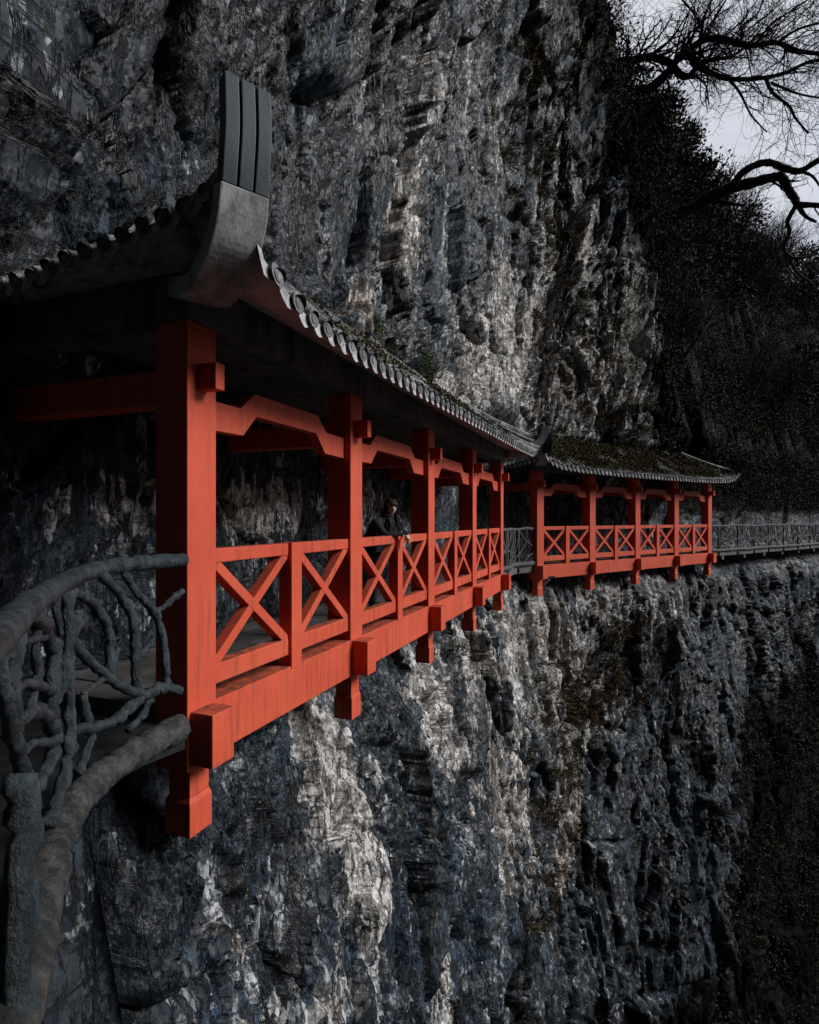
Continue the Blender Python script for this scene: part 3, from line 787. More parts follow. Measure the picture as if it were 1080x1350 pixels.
B_ = [
 ([(490, 225), (545, 310), (610, 385), (640, 470), (655, 580), (660, 680)], 36), ([(615, 385), (665, 345), (722, 296)], 28),
 ([(395, 225), (480, 320), (520, 390), (535, 500), (533, 600), (543, 705)], 40), ([(295, 300), (370, 350), (420, 430), (437, 520), (433, 625)], 42),
 ([(443, 600), (455, 560), (468, 515)], 28), ([(540, 590), (560, 550), (595, 503)], 28),
 ([(275, 490), (350, 570), (430, 640), (510, 690), (560, 705)], 42),
 ([(712, 690), (650, 680), (590, 702), (545, 725), (490, 780), (430, 820), (370, 838), (290, 845)], 46),
 ([(595, 725), (560, 790), (508, 852)], 34),
 ([(268, 290), (272, 420), (268, 540), (262, 640), (276, 760), (272, 900), (262, 1000), (225, 1130), (195, 1230)], 52),
 ([(312, 372), (300, 440), (268, 510)], 42), ([(120, 380), (185, 470), (213, 540), (210, 650), (205, 760), (215, 860), (200, 960), (150, 1075)], 62),
 ([(332, 704), (340, 790), (366, 850), (345, 925), (308, 1020)], 38), ([(85, 800), (145, 772), (190, 800), (225, 875)], 58),
 ([(15, 470), (5, 600), (15, 720), (50, 860), (85, 1010)], 70), ([(70, 440), (55, 600), (55, 720), (62, 880)], 66),

 ([(180, 330), (160, 420), (140, 520), (150, 640), (120, 760)], 34), ([(235, 300), (225, 380), (240, 470)], 30), ([(330, 705), (400, 650), (430, 640)], 26),
 ([(100, 930), (130, 900), (205, 900)], 40), ([(0, 640), (60, 680), (120, 660), (205, 700)], 40), ([(275, 640), (240, 700), (215, 770)], 30), ([(110, 1020), (140, 1130), (120, 1260)], 44), ([(40, 560), (100, 500), (185, 480)], 34),
]
for pts, w in B_: near_branch('branch', pts, w)
near_branch('railing_post', [(88, 1030), (92, 1200), (80, 1500), (60, 2100)], 140, 'branch', -.30)

def rail_line(name, P, label, n_post, n_branch, mat, seed, rb=.022):
    """railing of cast branches along plan points P (photo-true heights)"""
    r = random.Random(seed)
    root = empty(name, (P[0][0], P[0][1], DK))
    tag(root, label, 'railing', 'branch shaped railings along the walkway')
    o = Vector((P[0][0], P[0][1], DK))
    D = np.array([p[:2] for p in P]); sg = np.r_[0, np.cumsum(np.hypot(*np.diff(D, axis=0).T))]; T = sg[-1]
    at = lambda t, w: Vector((np.interp(t, sg, D[:, 0]), np.interp(t, sg, D[:, 1]), DK + w)) - o
    n = max(8, int(T / .35))
    m = MB(); m.tube([at(T * k / n, 1.12 + r.uniform(-.02, .02)) for k in range(n + 1)], [.045 * r.uniform(.85, 1.15) for _ in range(n + 1)], 7); m.build('handrail', M[mat], root, True)
    m = MB(); m.tube([at(T * k / n, .06 + r.uniform(-.015, .015)) for k in range(n + 1)], [.075 * r.uniform(.9, 1.1) for _ in range(n + 1)], 7); m.build('foot_log', M[mat], root, True)
    for k in range(n_post):
        t = T * (k + .5) / n_post
        m = MB(); m.tube([at(t + r.uniform(-.02, .02), w) for w in (-.2, .2, .5, .8, 1.12)], [.05, .045, .042, .04, .042], 7); m.build('railing_post', M[mat], root, True)
    for k in range(n_branch):
        t = T * (k + r.uniform(.1, .9)) / n_branch; dr = r.choice((-1, 1)); ln = r.uniform(.35, 1.05); kind = r.random()
        if kind < .5:
            pts = [(t, .08), (t + dr * ln * .25, .25), (t + dr * ln * .7, .42), (t + dr * ln, .72), (t + dr * ln * 1.05, 1.1)]
        elif kind < .93:
            pts = [(t, 1.1), (t + dr * ln * .3, .8), (t + dr * ln * .8, .55), (t + dr * ln * 1.3, .5), (t + dr * ln * 1.7, .30)]
        else:
            pts = [(t, .08), (t + .1 * dr, .4), (t + .02 * dr, .7), (t + .12 * dr, 1.1)]
        pts = [(min(max(a, .02), T - .02), w) for a, w in pts]
        sv = r.uniform(-.03, .03)
        Q = spline([tuple(at(a, w)) for a, w in pts], 3)
        m = MB(); m.tube(Q, [rb * r.uniform(.8, 1.3) for _ in Q], 6); m.build('branch', M[mat], root, True)
    return root
ins = lambda arr, d: [(p[0], p[1]) for p in arr]
rail_line('branch_railing', mo, 'short grey branch railing in the gap between the two red galleries', 2, 16, 'branch_far', 3, .026)
rail_line('branch_railing', fo[:25], 'long grey branch railing on the walkway beyond the far red gallery', 9, 80, 'branch_far', 4, .024)
# props under the far slab and one pale raker under the far gallery
m = MB()
a_ = loc(G2, A2, .62, .12, -.45); b_ = loc(G2, A2, .40, 1.6, -1.75)
rk = empty('concrete_raker', loc(G2, A2, .5, .8, -1.1))
tag(rk, 'pale slanting concrete strut under the near end of the far gallery', 'strut')
m.tube([a_ - rk.location, a_.lerp(b_, .5) - rk.location, b_ - rk.location], .13, 4); m.build('strut_body', M['lime'], rk, False, 0, True)
m = MB(); e_ = a_ - rk.location; m.box((e_.x - .2, e_.y - .2, e_.z + .02), (e_.x + .2, e_.y + .2, e_.z + .09)); m.build('bearing_plate', M['deck'], rk, False, .01)
for k in range(6):
    t = 1.2 + 2.1 * k
    j = empty('support_bracket', loc(G2, A2, L2 + t, .3, -.2), A2)
    tag(j, 'small concrete bracket under the far walkway slab', 'bracket', 'brackets under the far walkway')
    m = MB(); m.prism([(-.10, .0), (.10, .0), (.10, -.16), (-.10, -.16)], -.2, 2.0); m.build('arm', M['deck'], j, False, .012, True)
    m = MB(); m.add([(-.07, .1, -.162), (.07, .1, -.162), (.07, 1.9, -.162), (-.07, 1.9, -.162), (-.07, 1.9, -.9), (.07, 1.9, -.9)], [(0, 1, 2, 3), (0, 3, 4), (1, 5, 2), (3, 2, 5, 4), (0, 4, 5, 1)])
    m.build('brace', M['deck'], j, False, 0, True)

# ------------------------------------------------------------------ trees
def twigs(m, start, d, length, rad, depth, r, up=.15, spread=.7, kids=4, seg=4, minr=.006):
    """grow one crooked branch and its side branches into m"""
    P = [start.copy()]; d = d.normalized(); cur = start.copy(); dirs = [d.copy()]
    for k in range(seg):
        d = (d + Vector((r.gauss(0, .22), r.gauss(0, .22), r.gauss(0, .22) + up * .35))).normalized()
        cur = cur + d * (length / seg); P.append(cur.copy()); dirs.append(d.copy())
    rr = [max(rad * (1 - .62 * k / seg), minr * .6) for k in range(seg + 1)]
    m.tube(P, rr, 5 if rad > .05 else (4 if rad > .02 else 3), 0, False)
    if depth <= 0: return [cur]
    ends = [cur]
    for k in range(kids):
        t = (k + r.uniform(.4, 1.0)) / kids * seg; i = min(int(t), seg - 1)
        p = P[i].lerp(P[i + 1], min(t - i, 1))
        a = Vector((r.gauss(0, 1), r.gauss(0, 1), r.gauss(0, 1))); a = (a - dirs[i] * a.dot(dirs[i])).normalized()
        nd = (dirs[i] * (1 - spread * .45) + a * spread).normalized()
        ends += twigs(m, p, nd, length * r.uniform(.42, .68), max(rr[i] * .58, minr), depth - 1, r, up, spread, kids, max(3, seg - 1), minr)
    return ends

def limb_tree(name, base, limbs, depth_fn, label, seed, tw, twl, dirbias, group=None):
    """a tree with traced main limbs; the finer growth is free"""
    r = random.Random(seed); root = empty(name, base); tag(root, label, 'tree', group)
    tr = MB(); cr = MB()
    for li, (pts, w0, w1, dd0, dd1) in enumerate(limbs):
        n = len(pts); P = []
        for i, (x, y) in enumerate(pts):
            t = i / (n - 1)
            if i == 0 and li == 0: P.append((0, 0, -.3)); continue
            P.append(tuple(ray(700 + x / 2.842, y / 2.842, depth_fn + dd0 + (dd1 - dd0) * t) - base))
        Q = spline(P, 5); k = len(Q)
        rad = [(w0 + (w1 - w0) * (i / (k - 1)) ** .8) / 2.842 / 2 / FPX * depth_fn for i in range(k)]
        tr.tube(Q, [a * r.uniform(.9, 1.12) for a in rad], 8, .06)
        if tw:
            for _ in range(int(tw * k / 5)):
                i = r.randint(k // 3 if li < 2 else 1, k - 2)
                q = Vector(Q[i]); t = (Vector(Q[i + 1]) - q).normalized()
                a = Vector((r.gauss(0, 1), r.gauss(0, .7), r.gauss(0, 1))); a = (a - t * a.dot(t)).normalized()
                nd = (t * .6 + a * .8 + Vector(dirbias) * .5).normalized()
                twigs(cr, q, nd, twl * r.uniform(.5, 1.25), max(rad[i] * .35, .016), 2, r, .1, .75, 4, 4, .008)
    tr.build('trunk', M['bark'], root, True); cr.build('crown', M['twig'], root)
    return root
TA = hill_pt(S2a + 4.4, .6)
limb_tree('bare_tree', TA, [
 ([(200, 400), (250, 352), (330, 342), (430, 335), (490, 295), (530, 250), (555, 215), (600, 180), (660, 145), (730, 150), (790, 165), (840, 170), (920, 160), (1000, 190), (1120, 205)], 42, 12, .6, -2.0),
 ([(180, 280), (250, 250), (330, 232), (390, 225), (440, 212), (490, 225), (540, 247)], 30, 24, .5, -.4),
 ([(590, 200), (620, 245), (660, 265), (720, 290), (790, 297), (880, 290), (960, 270), (1040, 232), (1130, 220)], 24, 9, -.5, -1.2),
 ([(530, 250), (560, 278), (590, 286), (625, 250), (650, 232), (690, 220), (740, 215), (800, 180), (860, 130), (930, 90)], 28, 6, -.4, .2),
 ([(622, 248), (634, 190), (630, 150), (640, 110), (610, 50), (560, -10)], 12, 6, -.5, .4),
 ([(880, 292), (905, 345), (970, 400), (990, 440), (1040, 500)], 13, 6, -1.0, -1.6), ([(745, 298), (785, 350), (825, 430), (885, 495)], 11, 4, -.7, -1.3),
 ([(610, 275), (655, 320), (667, 390)], 9, 4, -.5, -.6), ([(790, 165), (795, 100), (850, 50), (880, -30)], 12, 5, -.8, 0.2),
 ([(840, 170), (900, 90), (960, 50), (1050, -10)], 11, 5, -1, -1.4), ([(920, 160), (1000, 110), (1100, 80)], 10, 6, -1.2, -2), ([(660, 145), (690, 70), (760, 20)], 10, 4, -.6, .5),
 ([(900, 310), (1000, 350), (1100, 370)], 10, 5, -1, -1.6),
], 21.6, 'gnarled bare tree leaning right from the cliff top, its twigs spread over the sky', 21, 3.4, 1.7, (.55, -.1, .25))
TB = hill_pt(S2a + 6.2, .5)
limb_tree('bare_tree', TB, [
 ([(330, 700), (380, 760), (450, 800), (510, 810), (600, 780), (680, 735), (760, 700), (830, 685), (900, 665), (940, 665), (965, 710), (990, 745), (1000, 772)], 62, 22, .3, -1.8),
 ([(755, 702), (790, 650), (850, 615), (900, 610), (950, 630), (1010, 640), (1080, 600), (1140, 590)], 28, 18, -.9, -2.0),
 ([(1000, 768), (1060, 768), (1140, 775)], 22, 14, -1.8, -2.2), ([(998, 768), (1030, 810), (1070, 832)], 18, 8, -1.8, -1.9),
 ([(992, 772), (962, 830), (970, 870), (948, 930), (980, 965), (1040, 960), (1100, 920)], 16, 8, -1.8, -1.6), ([(962, 960), (1000, 1020), (1060, 1065)], 10, 4, -1.7, -1.2),
 ([(1010, 640), (1055, 660), (1085, 700)], 13, 6, -1.6, -1.6), ([(660, 745), (740, 762), (800, 770)], 18, 9, -.6, -.9), ([(950, 930), (965, 1000), (1010, 1050)], 9, 4, -1.7, -1.2),
], 22.0, 'thick bare limb reaching right below the larger bare tree with few twigs', 22, .55, .8, (.3, 0, .1))

def bare_tree(base, h, lean, label, seed, group=None, kids=5, depth=3, rad=.09, stems=3, spread=.62, up=.3):
    r = random.Random(seed); root = empty('bare_shrub' if h < 3.2 else 'bare_tree', base); tag(root, label, 'shrub' if h < 3.2 else 'tree', group)
    tr = MB(); cr = MB()
    for s0 in range(stems):
        d = Vector((lean[0] + r.gauss(0, .25), lean[1] + r.gauss(0, .25), lean[2])).normalized()
        P = [Vector((r.gauss(0, .1), r.gauss(0, .1), -.4))]; 
        for k in range(5):
            d = (d + Vector((r.gauss(0, .12), r.gauss(0, .12), .05))).normalized(); P.append(P[-1] + d * h * .14)
        rr = [rad * (1 - .1 * k) for k in range(6)]
        tr.tube(P, rr, 6, .06)
        for k in range(2, 6):
            for _ in range(3):
                a = Vector((r.gauss(0, 1), r.gauss(0, 1), r.gauss(.3, .7))).normalized()
                twigs(cr, P[k], (d + a * .8), h * r.uniform(.22, .42), rad * .4, depth - 1, r, up, spread, kids, 4, .007)
    tr.build('trunk', M['bark'], root, True); cr.build('crown', M['twig'], root)
    return root

def evergreen(base, h, w, label, seed, group=None, n=5200, size=.17, clumps=38, lean=(0, 0)):
    r = np.random.default_rng(seed); q = random.Random(seed)
    root = empty('evergreen_tree', base); tag(root, label, 'tree', group)
    tr = MB(); P = [Vector((lean[0] * h * t, lean[1] * h * t, -.5 + t * (h + .2))) + Vector((q.gauss(0, .06), q.gauss(0, .06), 0)) for t in np.linspace(0, .9, 7)]
    tr.tube(P, [.13 * (1 - .8 * k / 6) + .02 for k in range(7)], 7, .08)
    pts = []; per = n // clumps
    for k in range(clumps):
        t = q.uniform(.18, 1.0); rad_ = w * (1.0 - .75 * abs(t - .45) ** 1.1) * q.uniform(.25, 1.0); an = q.uniform(0, 6.283)
        i = min(int(t * 6), 5); c0 = P[i].lerp(P[i + 1], .5)
        c = c0 + Vector((math.cos(an) * rad_, math.sin(an) * rad_, q.uniform(-.1, .5)))
        tr.tube([c0, c0.lerp(c, .5) + Vector((0, 0, .12)), c], [.03, .02, .01], 4, 0, False)
        sg = np.array([.34, .34, .22]) * q.uniform(.6, 1.25) * (w / 1.6) ** .5
        pts.append(np.array(c) + r.normal(size=(int(per * q.uniform(.5, 1.5)), 3)) * sg)
    pts = np.concatenate(pts)
    tr.build('trunk', M['bark'], root, True)
    v, f_ = quads(pts, size, (0, 0, .25), 2.0, seed); build_arrays('crown', v, f_, M['leaf'], root)
    return root
# evergreens on the rim between cliff edge and sky
ev = [(14, 5.0, 5.2, 1.9, 'dark evergreen tree on the rim directly under the leaning bare trunk'),
      (17, 5.2, 5.6, 1.9, 'tallest dark evergreen on the rim, its top cutting into the pale sky'),
      (20, 5.0, 4.4, 1.7, 'dark evergreen on the rim just above the thick bare limb'),
      (22.5, 3.6, 3.8, 1.5, 'rightmost evergreen on the rim, loose crown beside the open sky'),
      (18, 2.6, 4.4, 1.8, 'low evergreen filling the rim behind the base of the thick limb'),
      (12.5, 3.0, 4.6, 1.6, 'evergreen tree rising just behind the upper cliff edge')]
for k, (u, b_, h, w_, lb) in enumerate(ev):
    evergreen(hill_pt(S2a + u, b_), h, w_, lb, 100 + k, 'evergreen trees on the cliff rim', 6500, .19, 44)
bt = [(.3, .3, 4.4, (.35, -.2, 1), 'bare twiggy tree farthest left on the rim, trunk against the top of the photo'),
      (1.6, .5, 3.6, (.35, -.1, 1), 'bare twiggy tree highest on the cliff rim, at the left edge of the sky'),
      (3.2, .8, 3.8, (.5, -.1, 1), 'bare twiggy tree on the rim above the leaning bare trunk'),
      (21, 2.2, 4.4, (.4, -.1, 1), 'bare many stemmed tree below the thick limb, twigs fanning up right'),
      (25, 3.6, 5.2, (.3, -.1, 1), 'bare tree on the hillside rim right of the rightmost evergreen'),
      (31, 4.0, 5.6, (.2, 0, 1), 'rightmost bare tree at the crest of the dark hillside'),
      (9.4, .3, 3.6, (.5, -.3, 1), 'bare tree right of the cliff edge in front of the dark hillside')]
for k, (u, b_, h, ln, lb) in enumerate(bt):
    bare_tree(hill_pt(S2a + u, b_), h, ln, lb, 200 + k, 'bare trees on the rim')
# trees standing on the dark hillside
hs = [(13.0, .8, 3.6), (15.5, 1.8, 4.0), (17.5, .5, 3.5), (19.5, 1.6, 4.2), (21.5, .8, 3.8), (16.0, 3.4, 4.4), (24.0, 2.2, 4.6), (26.0, .8, 4.4), (28.0, 2.6, 4.6), (30, 1.2, 4.2), (33, 2.8, 4.6), (11.5, 1.4, 4.0), (23.0, .4, 3.6)]
for k, (u, b_, h) in enumerate(hs):
    p = hill_pt(S2a + u, b_)
    lb = ['bare tree among the brush on the dark hillside above the far walkway', 'dark evergreen tree among the brush on the hillside above the far walkway'][k % 2]
    if k % 2: evergreen(p, h, 1.6, lb, 300 + k, 'evergreens on the dark hillside', 4200, .18)
    else: bare_tree(p, h, (.1, -.2, 1), lb, 300 + k, 'bare trees on the dark hillside', 5, 3, .07, 3)

cr_ = [(27, 3.2, 4.6), (29, 5.0, 5.2), (33, 5.0, 5.6), (36, 4.0, 5.2), (39, 5.0, 5.6), (26, 6.0, 5.2), (35, 7.0, 5.5), (42, 4.5, 5.5), (24, 7.5, 5.6), (30, 8, 5.5)]
for k, (u, b_, h) in enumerate(cr_):
    p = hill_pt(S2a + u, b_)
    if k % 3 == 1: evergreen(p, h, 2.2, 'dark evergreen tree on the crest of the hillside against the low sky', 400 + k, 'evergreens on the hillside crest', 5200, .2)
    else: bare_tree(p, h, (.15, -.2, 1), 'bare twiggy tree on the crest of the hillside against the low sky', 400 + k, 'bare trees on the hillside crest', 5, 3, .08, 4)
# undergrowth on the hillside and on the lower rock to the right: nobody could count it
r = np.random.default_rng(5); pts = []; tw = MB(); q = random.Random(9)
def clump(c, n, s): pts.append(np.array(c) + r.normal(size=(n, 3)) * s)
for _ in range(2700):
    u = r.uniform(9, 44); b_ = r.uniform(0, 1) ** 1.6 * 9
    hgt = r.uniform(.1, 1.3); p = hill_pt(S2a + u, b_) + Vector((0, 0, hgt)); clump(p, 105, .36)
    if q.random() < .45: twigs(tw, p, Vector((q.gauss(0, .5), -.4, .8)), q.uniform(.7, 1.5), .02, 2, q, .2, .7, 3, 3, .007)
for _ in range(520):
    u = r.uniform(11.5, 40); p, n = cliff_pt(S2a + u, r.uniform(.6, 4.0)); clump(p + n * .2, 60, .30)
    if q.random() < .4: twigs(tw, p, n + Vector((q.gauss(0, .4), q.gauss(0, .4), .8)), q.uniform(.6, 1.3), .016, 2, q, .2, .7, 3, 3, .007)
v, f_ = quads(np.concatenate(pts), .11, (0, 0, .3), 2.2, 6)
hu = build_arrays('hillside_undergrowth', v, f_, M['brush']); tag(hu, 'dark winter brush covering the hillside above the far walkway', 'undergrowth', None, 'stuff')
o = tw.build('hillside_twigs', M['twig']); tag(o, 'tangled bare twigs in the brush on the dark hillside', 'undergrowth', None, 'stuff')
pts = []; tw = MB()
for _ in range(400):
    u = r.uniform(-1.0, 8.5); i_ = ci(S2a + u); dz = abs(r.normal()) * 1.6
    p, n = cliff_pt(S2a + u, float(Z[i_, nface - 1]) - dz); 
    if r.random() < .45: p = hill_pt(S2a + u, r.uniform(.1, 1.4)) + Vector((0, 0, r.uniform(.0, .35)))
    clump(p + n * r.uniform(.05, .35), 48, .26)
    if q.random() < .5: twigs(tw, p, Vector((.5 + q.gauss(0, .4), q.gauss(0, .3), .55)), q.uniform(.8, 2.0), .018, 2, q, .15, .7, 4, 4, .007)
v, f_ = quads(np.concatenate(pts), .12, (0, 0, .3), 2.2, 16)
o = build_arrays('rim_undergrowth', v, f_, M['brush']); tag(o, 'dark brush hanging over the upper edge of the cliff', 'undergrowth', None, 'stuff')
o = tw.build('rim_twigs', M['twig']); tag(o, 'bare twigs sticking out along the upper edge of the cliff', 'undergrowth', None, 'stuff')
pts = []; tw = MB()
for _ in range(2400):
    u = r.uniform(-3, 26); h = r.uniform(-24, -4)
    if u + r.normal() * 2.2 < 8.5 + np.interp(h, [-24, -16, -11, -7, -4], [-6, -1.5, 3.0, 6.5, 11]): continue
    if perlin(np.array([u / 2.2]), np.array([h / 2.6]), 333)[0] < -.05: continue
    p, n = cliff_pt(S2a + u, h); p = p + n * r.uniform(.05, .5)
    k = r.random()
    if k < .85: clump(p, 46, .27)
    if k > .55: twigs(tw, p, n + Vector((q.gauss(0, .4), q.gauss(0, .4), .5)), q.uniform(.6, 1.5), .016, 2, q, .2, .7, 3, 3, .007)
v, f_ = quads(np.concatenate(pts), .12, (0, 0, .3), 2.2, 7)
o = build_arrays('cliff_undergrowth', v, f_, M['brush']); tag(o, 'dark scrub clinging to the lower rock at the bottom right', 'undergrowth', None, 'stuff')
o = tw.build('cliff_twigs', M['twig']); tag(o, 'bare twigs of the scrub on the lower rock at the bottom right', 'undergrowth', None, 'stuff')
# dry grass and ferns in cracks
def tufts(name, spots, mat, label, seed, blade=.22, per=60):
    rr_ = np.random.default_rng(seed); P = []; Nn = []
    for (u, h, su, sh, cnt) in spots:
        for _ in range(cnt):
            p, n = cliff_pt(S1a + u + rr_.normal() * su, h + rr_.normal() * sh)
            c = np.array(p + n * .03)
            P.append(c + rr_.normal(size=(per, 3)) * .07); nn = np.array(n) * .6 + np.array((0, 0, .35)); Nn.append(np.tile(nn, (per, 1)))
    v, f_ = quads(np.concatenate(P), blade, np.concatenate(Nn), 9, seed)
    return tag(build_arrays(name, v, f_, M[mat]), label, 'plants', None, 'stuff')
tufts('cliff_grass', [(14.5, 11, 1.6, 2.0, 60), (16, 9, 1.5, 2, 45), (13.5, 14, 1.2, 2, 40), (19, 7.5, 1.0, 2.0, 40), (17.2, -5.9, 1.6, .5, 60), (14.5, -7.0, 1.2, .8, 30), (18.5, -6, 2.2, .8, 60), (20, -4.2, 1.2, .4, 25), (12, -9, 1.5, 1, 22), (20, 3.6, 1.5, .5, 40)], 'grass',
      'dry brown grass tufts hanging from cracks in the cliff face', 41)
tufts('cliff_fern', [(6.8, 2.9, .45, .15, 16), (5.2, 3.0, .2, .15, 5), (22, 7, 1.0, 1.5, 20), (7.4, -2.6, .15, .1, 2)], 'fern', 'small green plants on the rock ledge above the nearer roof', 42, .17, 45)

# ------------------------------------------------------------------ person leaning on the rail
pz = 0.0
per = empty('person', loc(G1, A1, 4.12, .42), A1)
tag(per, 'person in a black coat with long brown hair leaning on the red railing', 'person')
def skin_mesh(name, joints, bones, mat, sub=2, parent=per):
    me = bpy.data.meshes.new(name)
    me.from_pydata([j[0] for j in joints], bones, []); me.update()
    o = link(name, me, mat, parent)
    o.modifiers.new('skin', 'SKIN').use_smooth_shade = True
    for i, j in enumerate(joints):
        sv = me.skin_vertices[0].data[i]; rr_ = j[1]; sv.radius = rr_ if hasattr(rr_, '__len__') else (rr_, rr_); sv.use_root = (i == 0)
    s_ = o.modifiers.new('sub', 'SUBSURF'); s_.levels = sub; s_.render_levels = sub
    return o
# person frame: x along the gallery (to the right in the picture), -y outward over the rail, z up from the deck
J = [((0, .10, .92), (.15, .11)), ((.0, .07, 1.06), (.135, .10)), ((0, -.05, 1.24), (.15, .10)), ((.01, -.14, 1.37), (.13, .085)), ((.015, -.19, 1.45), .050), ((.03, -.235, 1.53), .050),
     ((-.095, .11, .86), .095), ((-.11, .06, .50), .062), ((-.11, .14, .09), .045), ((-.12, .02, .045), .042),
     ((.095, .11, .86), .095), ((.11, .02, .50), .062), ((.12, .09, .09), .045), ((.13, -.03, .045), .042),
     ((-.18, -.13, 1.36), .060), ((-.21, -.30, 1.17), .046), ((-.10, -.46, 1.215), .036), ((-.045, -.52, 1.20), .028),
     ((.19, -.14, 1.36), .060), ((.22, -.31, 1.17), .046), ((.10, -.46, 1.225), .036), ((.035, -.52, 1.19), .028)]
Bn = [(0, 1), (1, 2), (2, 3), (3, 4), (4, 5), (0, 6), (6, 7), (7, 8), (8, 9), (0, 10), (10, 11), (11, 12), (12, 13), (3, 14), (14, 15), (15, 16), (16, 17), (3, 18), (18, 19), (19, 20), (20, 21)]
skin_mesh('body', J, Bn, M['coat'])
# head: an egg with brow, nose, lips and chin, turned to the right
hc = Vector((.045, -.255, 1.585)); yaw = R(-34); pit = R(6)
HR = Matrix.Translation(hc) @ Matrix.Rotation(yaw, 4, 'Z') @ Matrix.Rotation(pit, 4, 'X')
bm = bmesh.new(); bmesh.ops.create_uvsphere(bm, u_segments=36, v_segments=28, radius=1)
for v in bm.verts:
    x, y, z = v.co                                    # face looks to -y
    k = 1.0 - .24 * max(0, -z) ** 1.5
    X_, Y_, Z_ = x * .074 * k, y * .093 * (1 - .10 * max(0, -z)), z * .115
    if y < 0:
        fr = -y
        Y_ -= .016 * math.exp(-((x / .16) ** 2 + ((z + .12) / .20) ** 2)) * fr + .010 * math.exp(-((x / .10) ** 2 + ((z + .22) / .09) ** 2))
        Y_ += .006 * sum(math.exp(-(((x - s1 * .36) / .17) ** 2 + ((z - .02) / .11) ** 2)) for s1 in (-1, 1))
        Y_ -= .005 * math.exp(-((x / .28) ** 2 + ((z + .46) / .07) ** 2)) + .007 * math.exp(-((x / .25) ** 2 + ((z + .82) / .14) ** 2))
    v.co = HR @ Vector((X_, Y_, Z_))
for f_ in bm.faces: f_.smooth = True
me = bpy.data.meshes.new('head'); bm.to_mesh(me); bm.free(); link('head', me, M['skin'], per)
def blob(name, c, rx, ry, rz, mat, parent=per):
    bm = bmesh.new(); bmesh.ops.create_uvsphere(bm, u_segments=14, v_segments=10, radius=1)
    for v in bm.verts: v.co = HR @ (Vector(c) + Vector((v.co.x * rx, v.co.y * ry, v.co.z * rz)))
    for f_ in bm.faces: f_.smooth = True
    me = bpy.data.meshes.new(name); bm.to_mesh(me); bm.free(); return link(name, me, M[mat], parent)
for s1 in (-1, 1):
    blob('eye', (s1 * .027, -.083, .004), .009, .006, .0045, 'eye')
    blob('eyebrow', (s1 * .028, -.089, .021), .013, .003, .002, 'hair')
    blob('ear', (s1 * .073, .006, -.005), .010, .018, .028, 'skin')
blob('mouth', (0, -.094, -.054), .019, .007, .007, 'lip')
# hair: cap with a fringe and two long falls over the chest
hp = bmesh.new(); bmesh.ops.create_uvsphere(hp, u_segments=40, v_segments=26, radius=1)
kill = []
for v in hp.verts:
    x, y, z = v.co
    st = 1 + .035 * math.sin(math.atan2(x, y) * 23) 
    v.co = HR @ Vector((x * .089 * st, y * .104 * st + .010, z * .118 + .012))
    if (y < -.22 and z < .56 - .10 * abs(x)) or z < -.55: kill.append(v)
bmesh.ops.delete(hp, geom=kill, context='VERTS')
for f_ in hp.faces: f_.smooth = True
me = bpy.data.meshes.new('hair'); hp.to_mesh(me); hp.free(); hair = link('hair', me, M['hair'], per)
sm = hair.modifiers.new('thick', 'SOLIDIFY'); sm.thickness = .012
m = MB(); q = random.Random(3)
for k in range(70):
    an = R(q.uniform(64, 296)); sx_, sy_ = math.sin(an), -math.cos(an)
    a = Vector((sx_ * .084, sy_ * .098 + .010, q.uniform(-.02, .05)))
    fwd = -.085 if sy_ < .35 else .02
    P = [HR @ a, HR @ (a + Vector((sx_ * .012, sy_ * .004, -.09))), HR @ (a + Vector((sx_ * .016, fwd * .4, -.18))) + Vector((0, .01, 0)), HR @ (a + Vector((sx_ * .02 + q.gauss(0, .012), fwd + q.gauss(0, .015), -.29 - q.uniform(0, .10))))]
    m.tube([Vector(p_) for p_ in spline([tuple(p_) for p_ in P], 4)], [.012 * (1 - .055 * i_) for i_ in range(13)], 5)
for k in range(26):                                   # fringe
    x0 = -.062 + .124 * k / 25
    yb = -math.sqrt(max(0, 1 - (x0 / .089) ** 2)) * .100
    P = [Vector((x0 * .5, -.03, .118)), Vector((x0 * .8, yb * .75, .095)), Vector((x0, yb - .006, .06)), Vector((x0 * 1.03, yb - .008, (.046 - q.uniform(0, .008) - .022 * abs(x0) / .06)))]
    m.tube([HR @ Vector(p_) for p_ in spline([tuple(p_) for p_ in P], 4)], [.0085 * (1 - .04 * i_) for i_ in range(13)], 5)
m.build('hair_strands', M['hair'], hair, True)
# coat, scarf, jeans, boots
JC = [((0, .12, .74), (.20, .15)), ((0, .10, .92), (.185, .135)), ((.0, .06, 1.08), (.175, .125)), ((0, -.05, 1.24), (.185, .125)), ((.01, -.13, 1.36), (.155, .105)), ((.015, -.175, 1.42), (.08, .075)),
      ((-.185, -.12, 1.35), .082), ((-.225, -.30, 1.175), .064), ((-.11, -.44, 1.225), .054), ((.195, -.13, 1.35), .082), ((.235, -.31, 1.175), .064), ((.115, -.44, 1.235), .054)]
skin_mesh('coat', JC, [(0, 1), (1, 2), (2, 3), (3, 4), (4, 5), (4, 6), (6, 7), (7, 8), (4, 9), (9, 10), (10, 11)], M['coat'])
m = MB()
for k in range(3):
    ring = [Vector((.022 + math.sin(a) * (.078 - .008 * k), -.195 - .018 * k - math.cos(a) * (.070 - .006 * k), 1.415 + .028 * k + .012 * math.sin(a * 2 + k) - .02 * math.cos(a))) for a in np.linspace(0, 2 * math.pi, 20)]
    m.tube(ring, .026, 7, .1)
for s1 in (-1, 1):
    P = [(.02 + s1 * .04, -.26, 1.41), (.02 + s1 * .05, -.285, 1.32), (.02 + s1 * .055, -.26, 1.22), (.02 + s1 * .06, -.22, 1.12)]
    m.tube(spline(P, 4), .034, 7, .1)
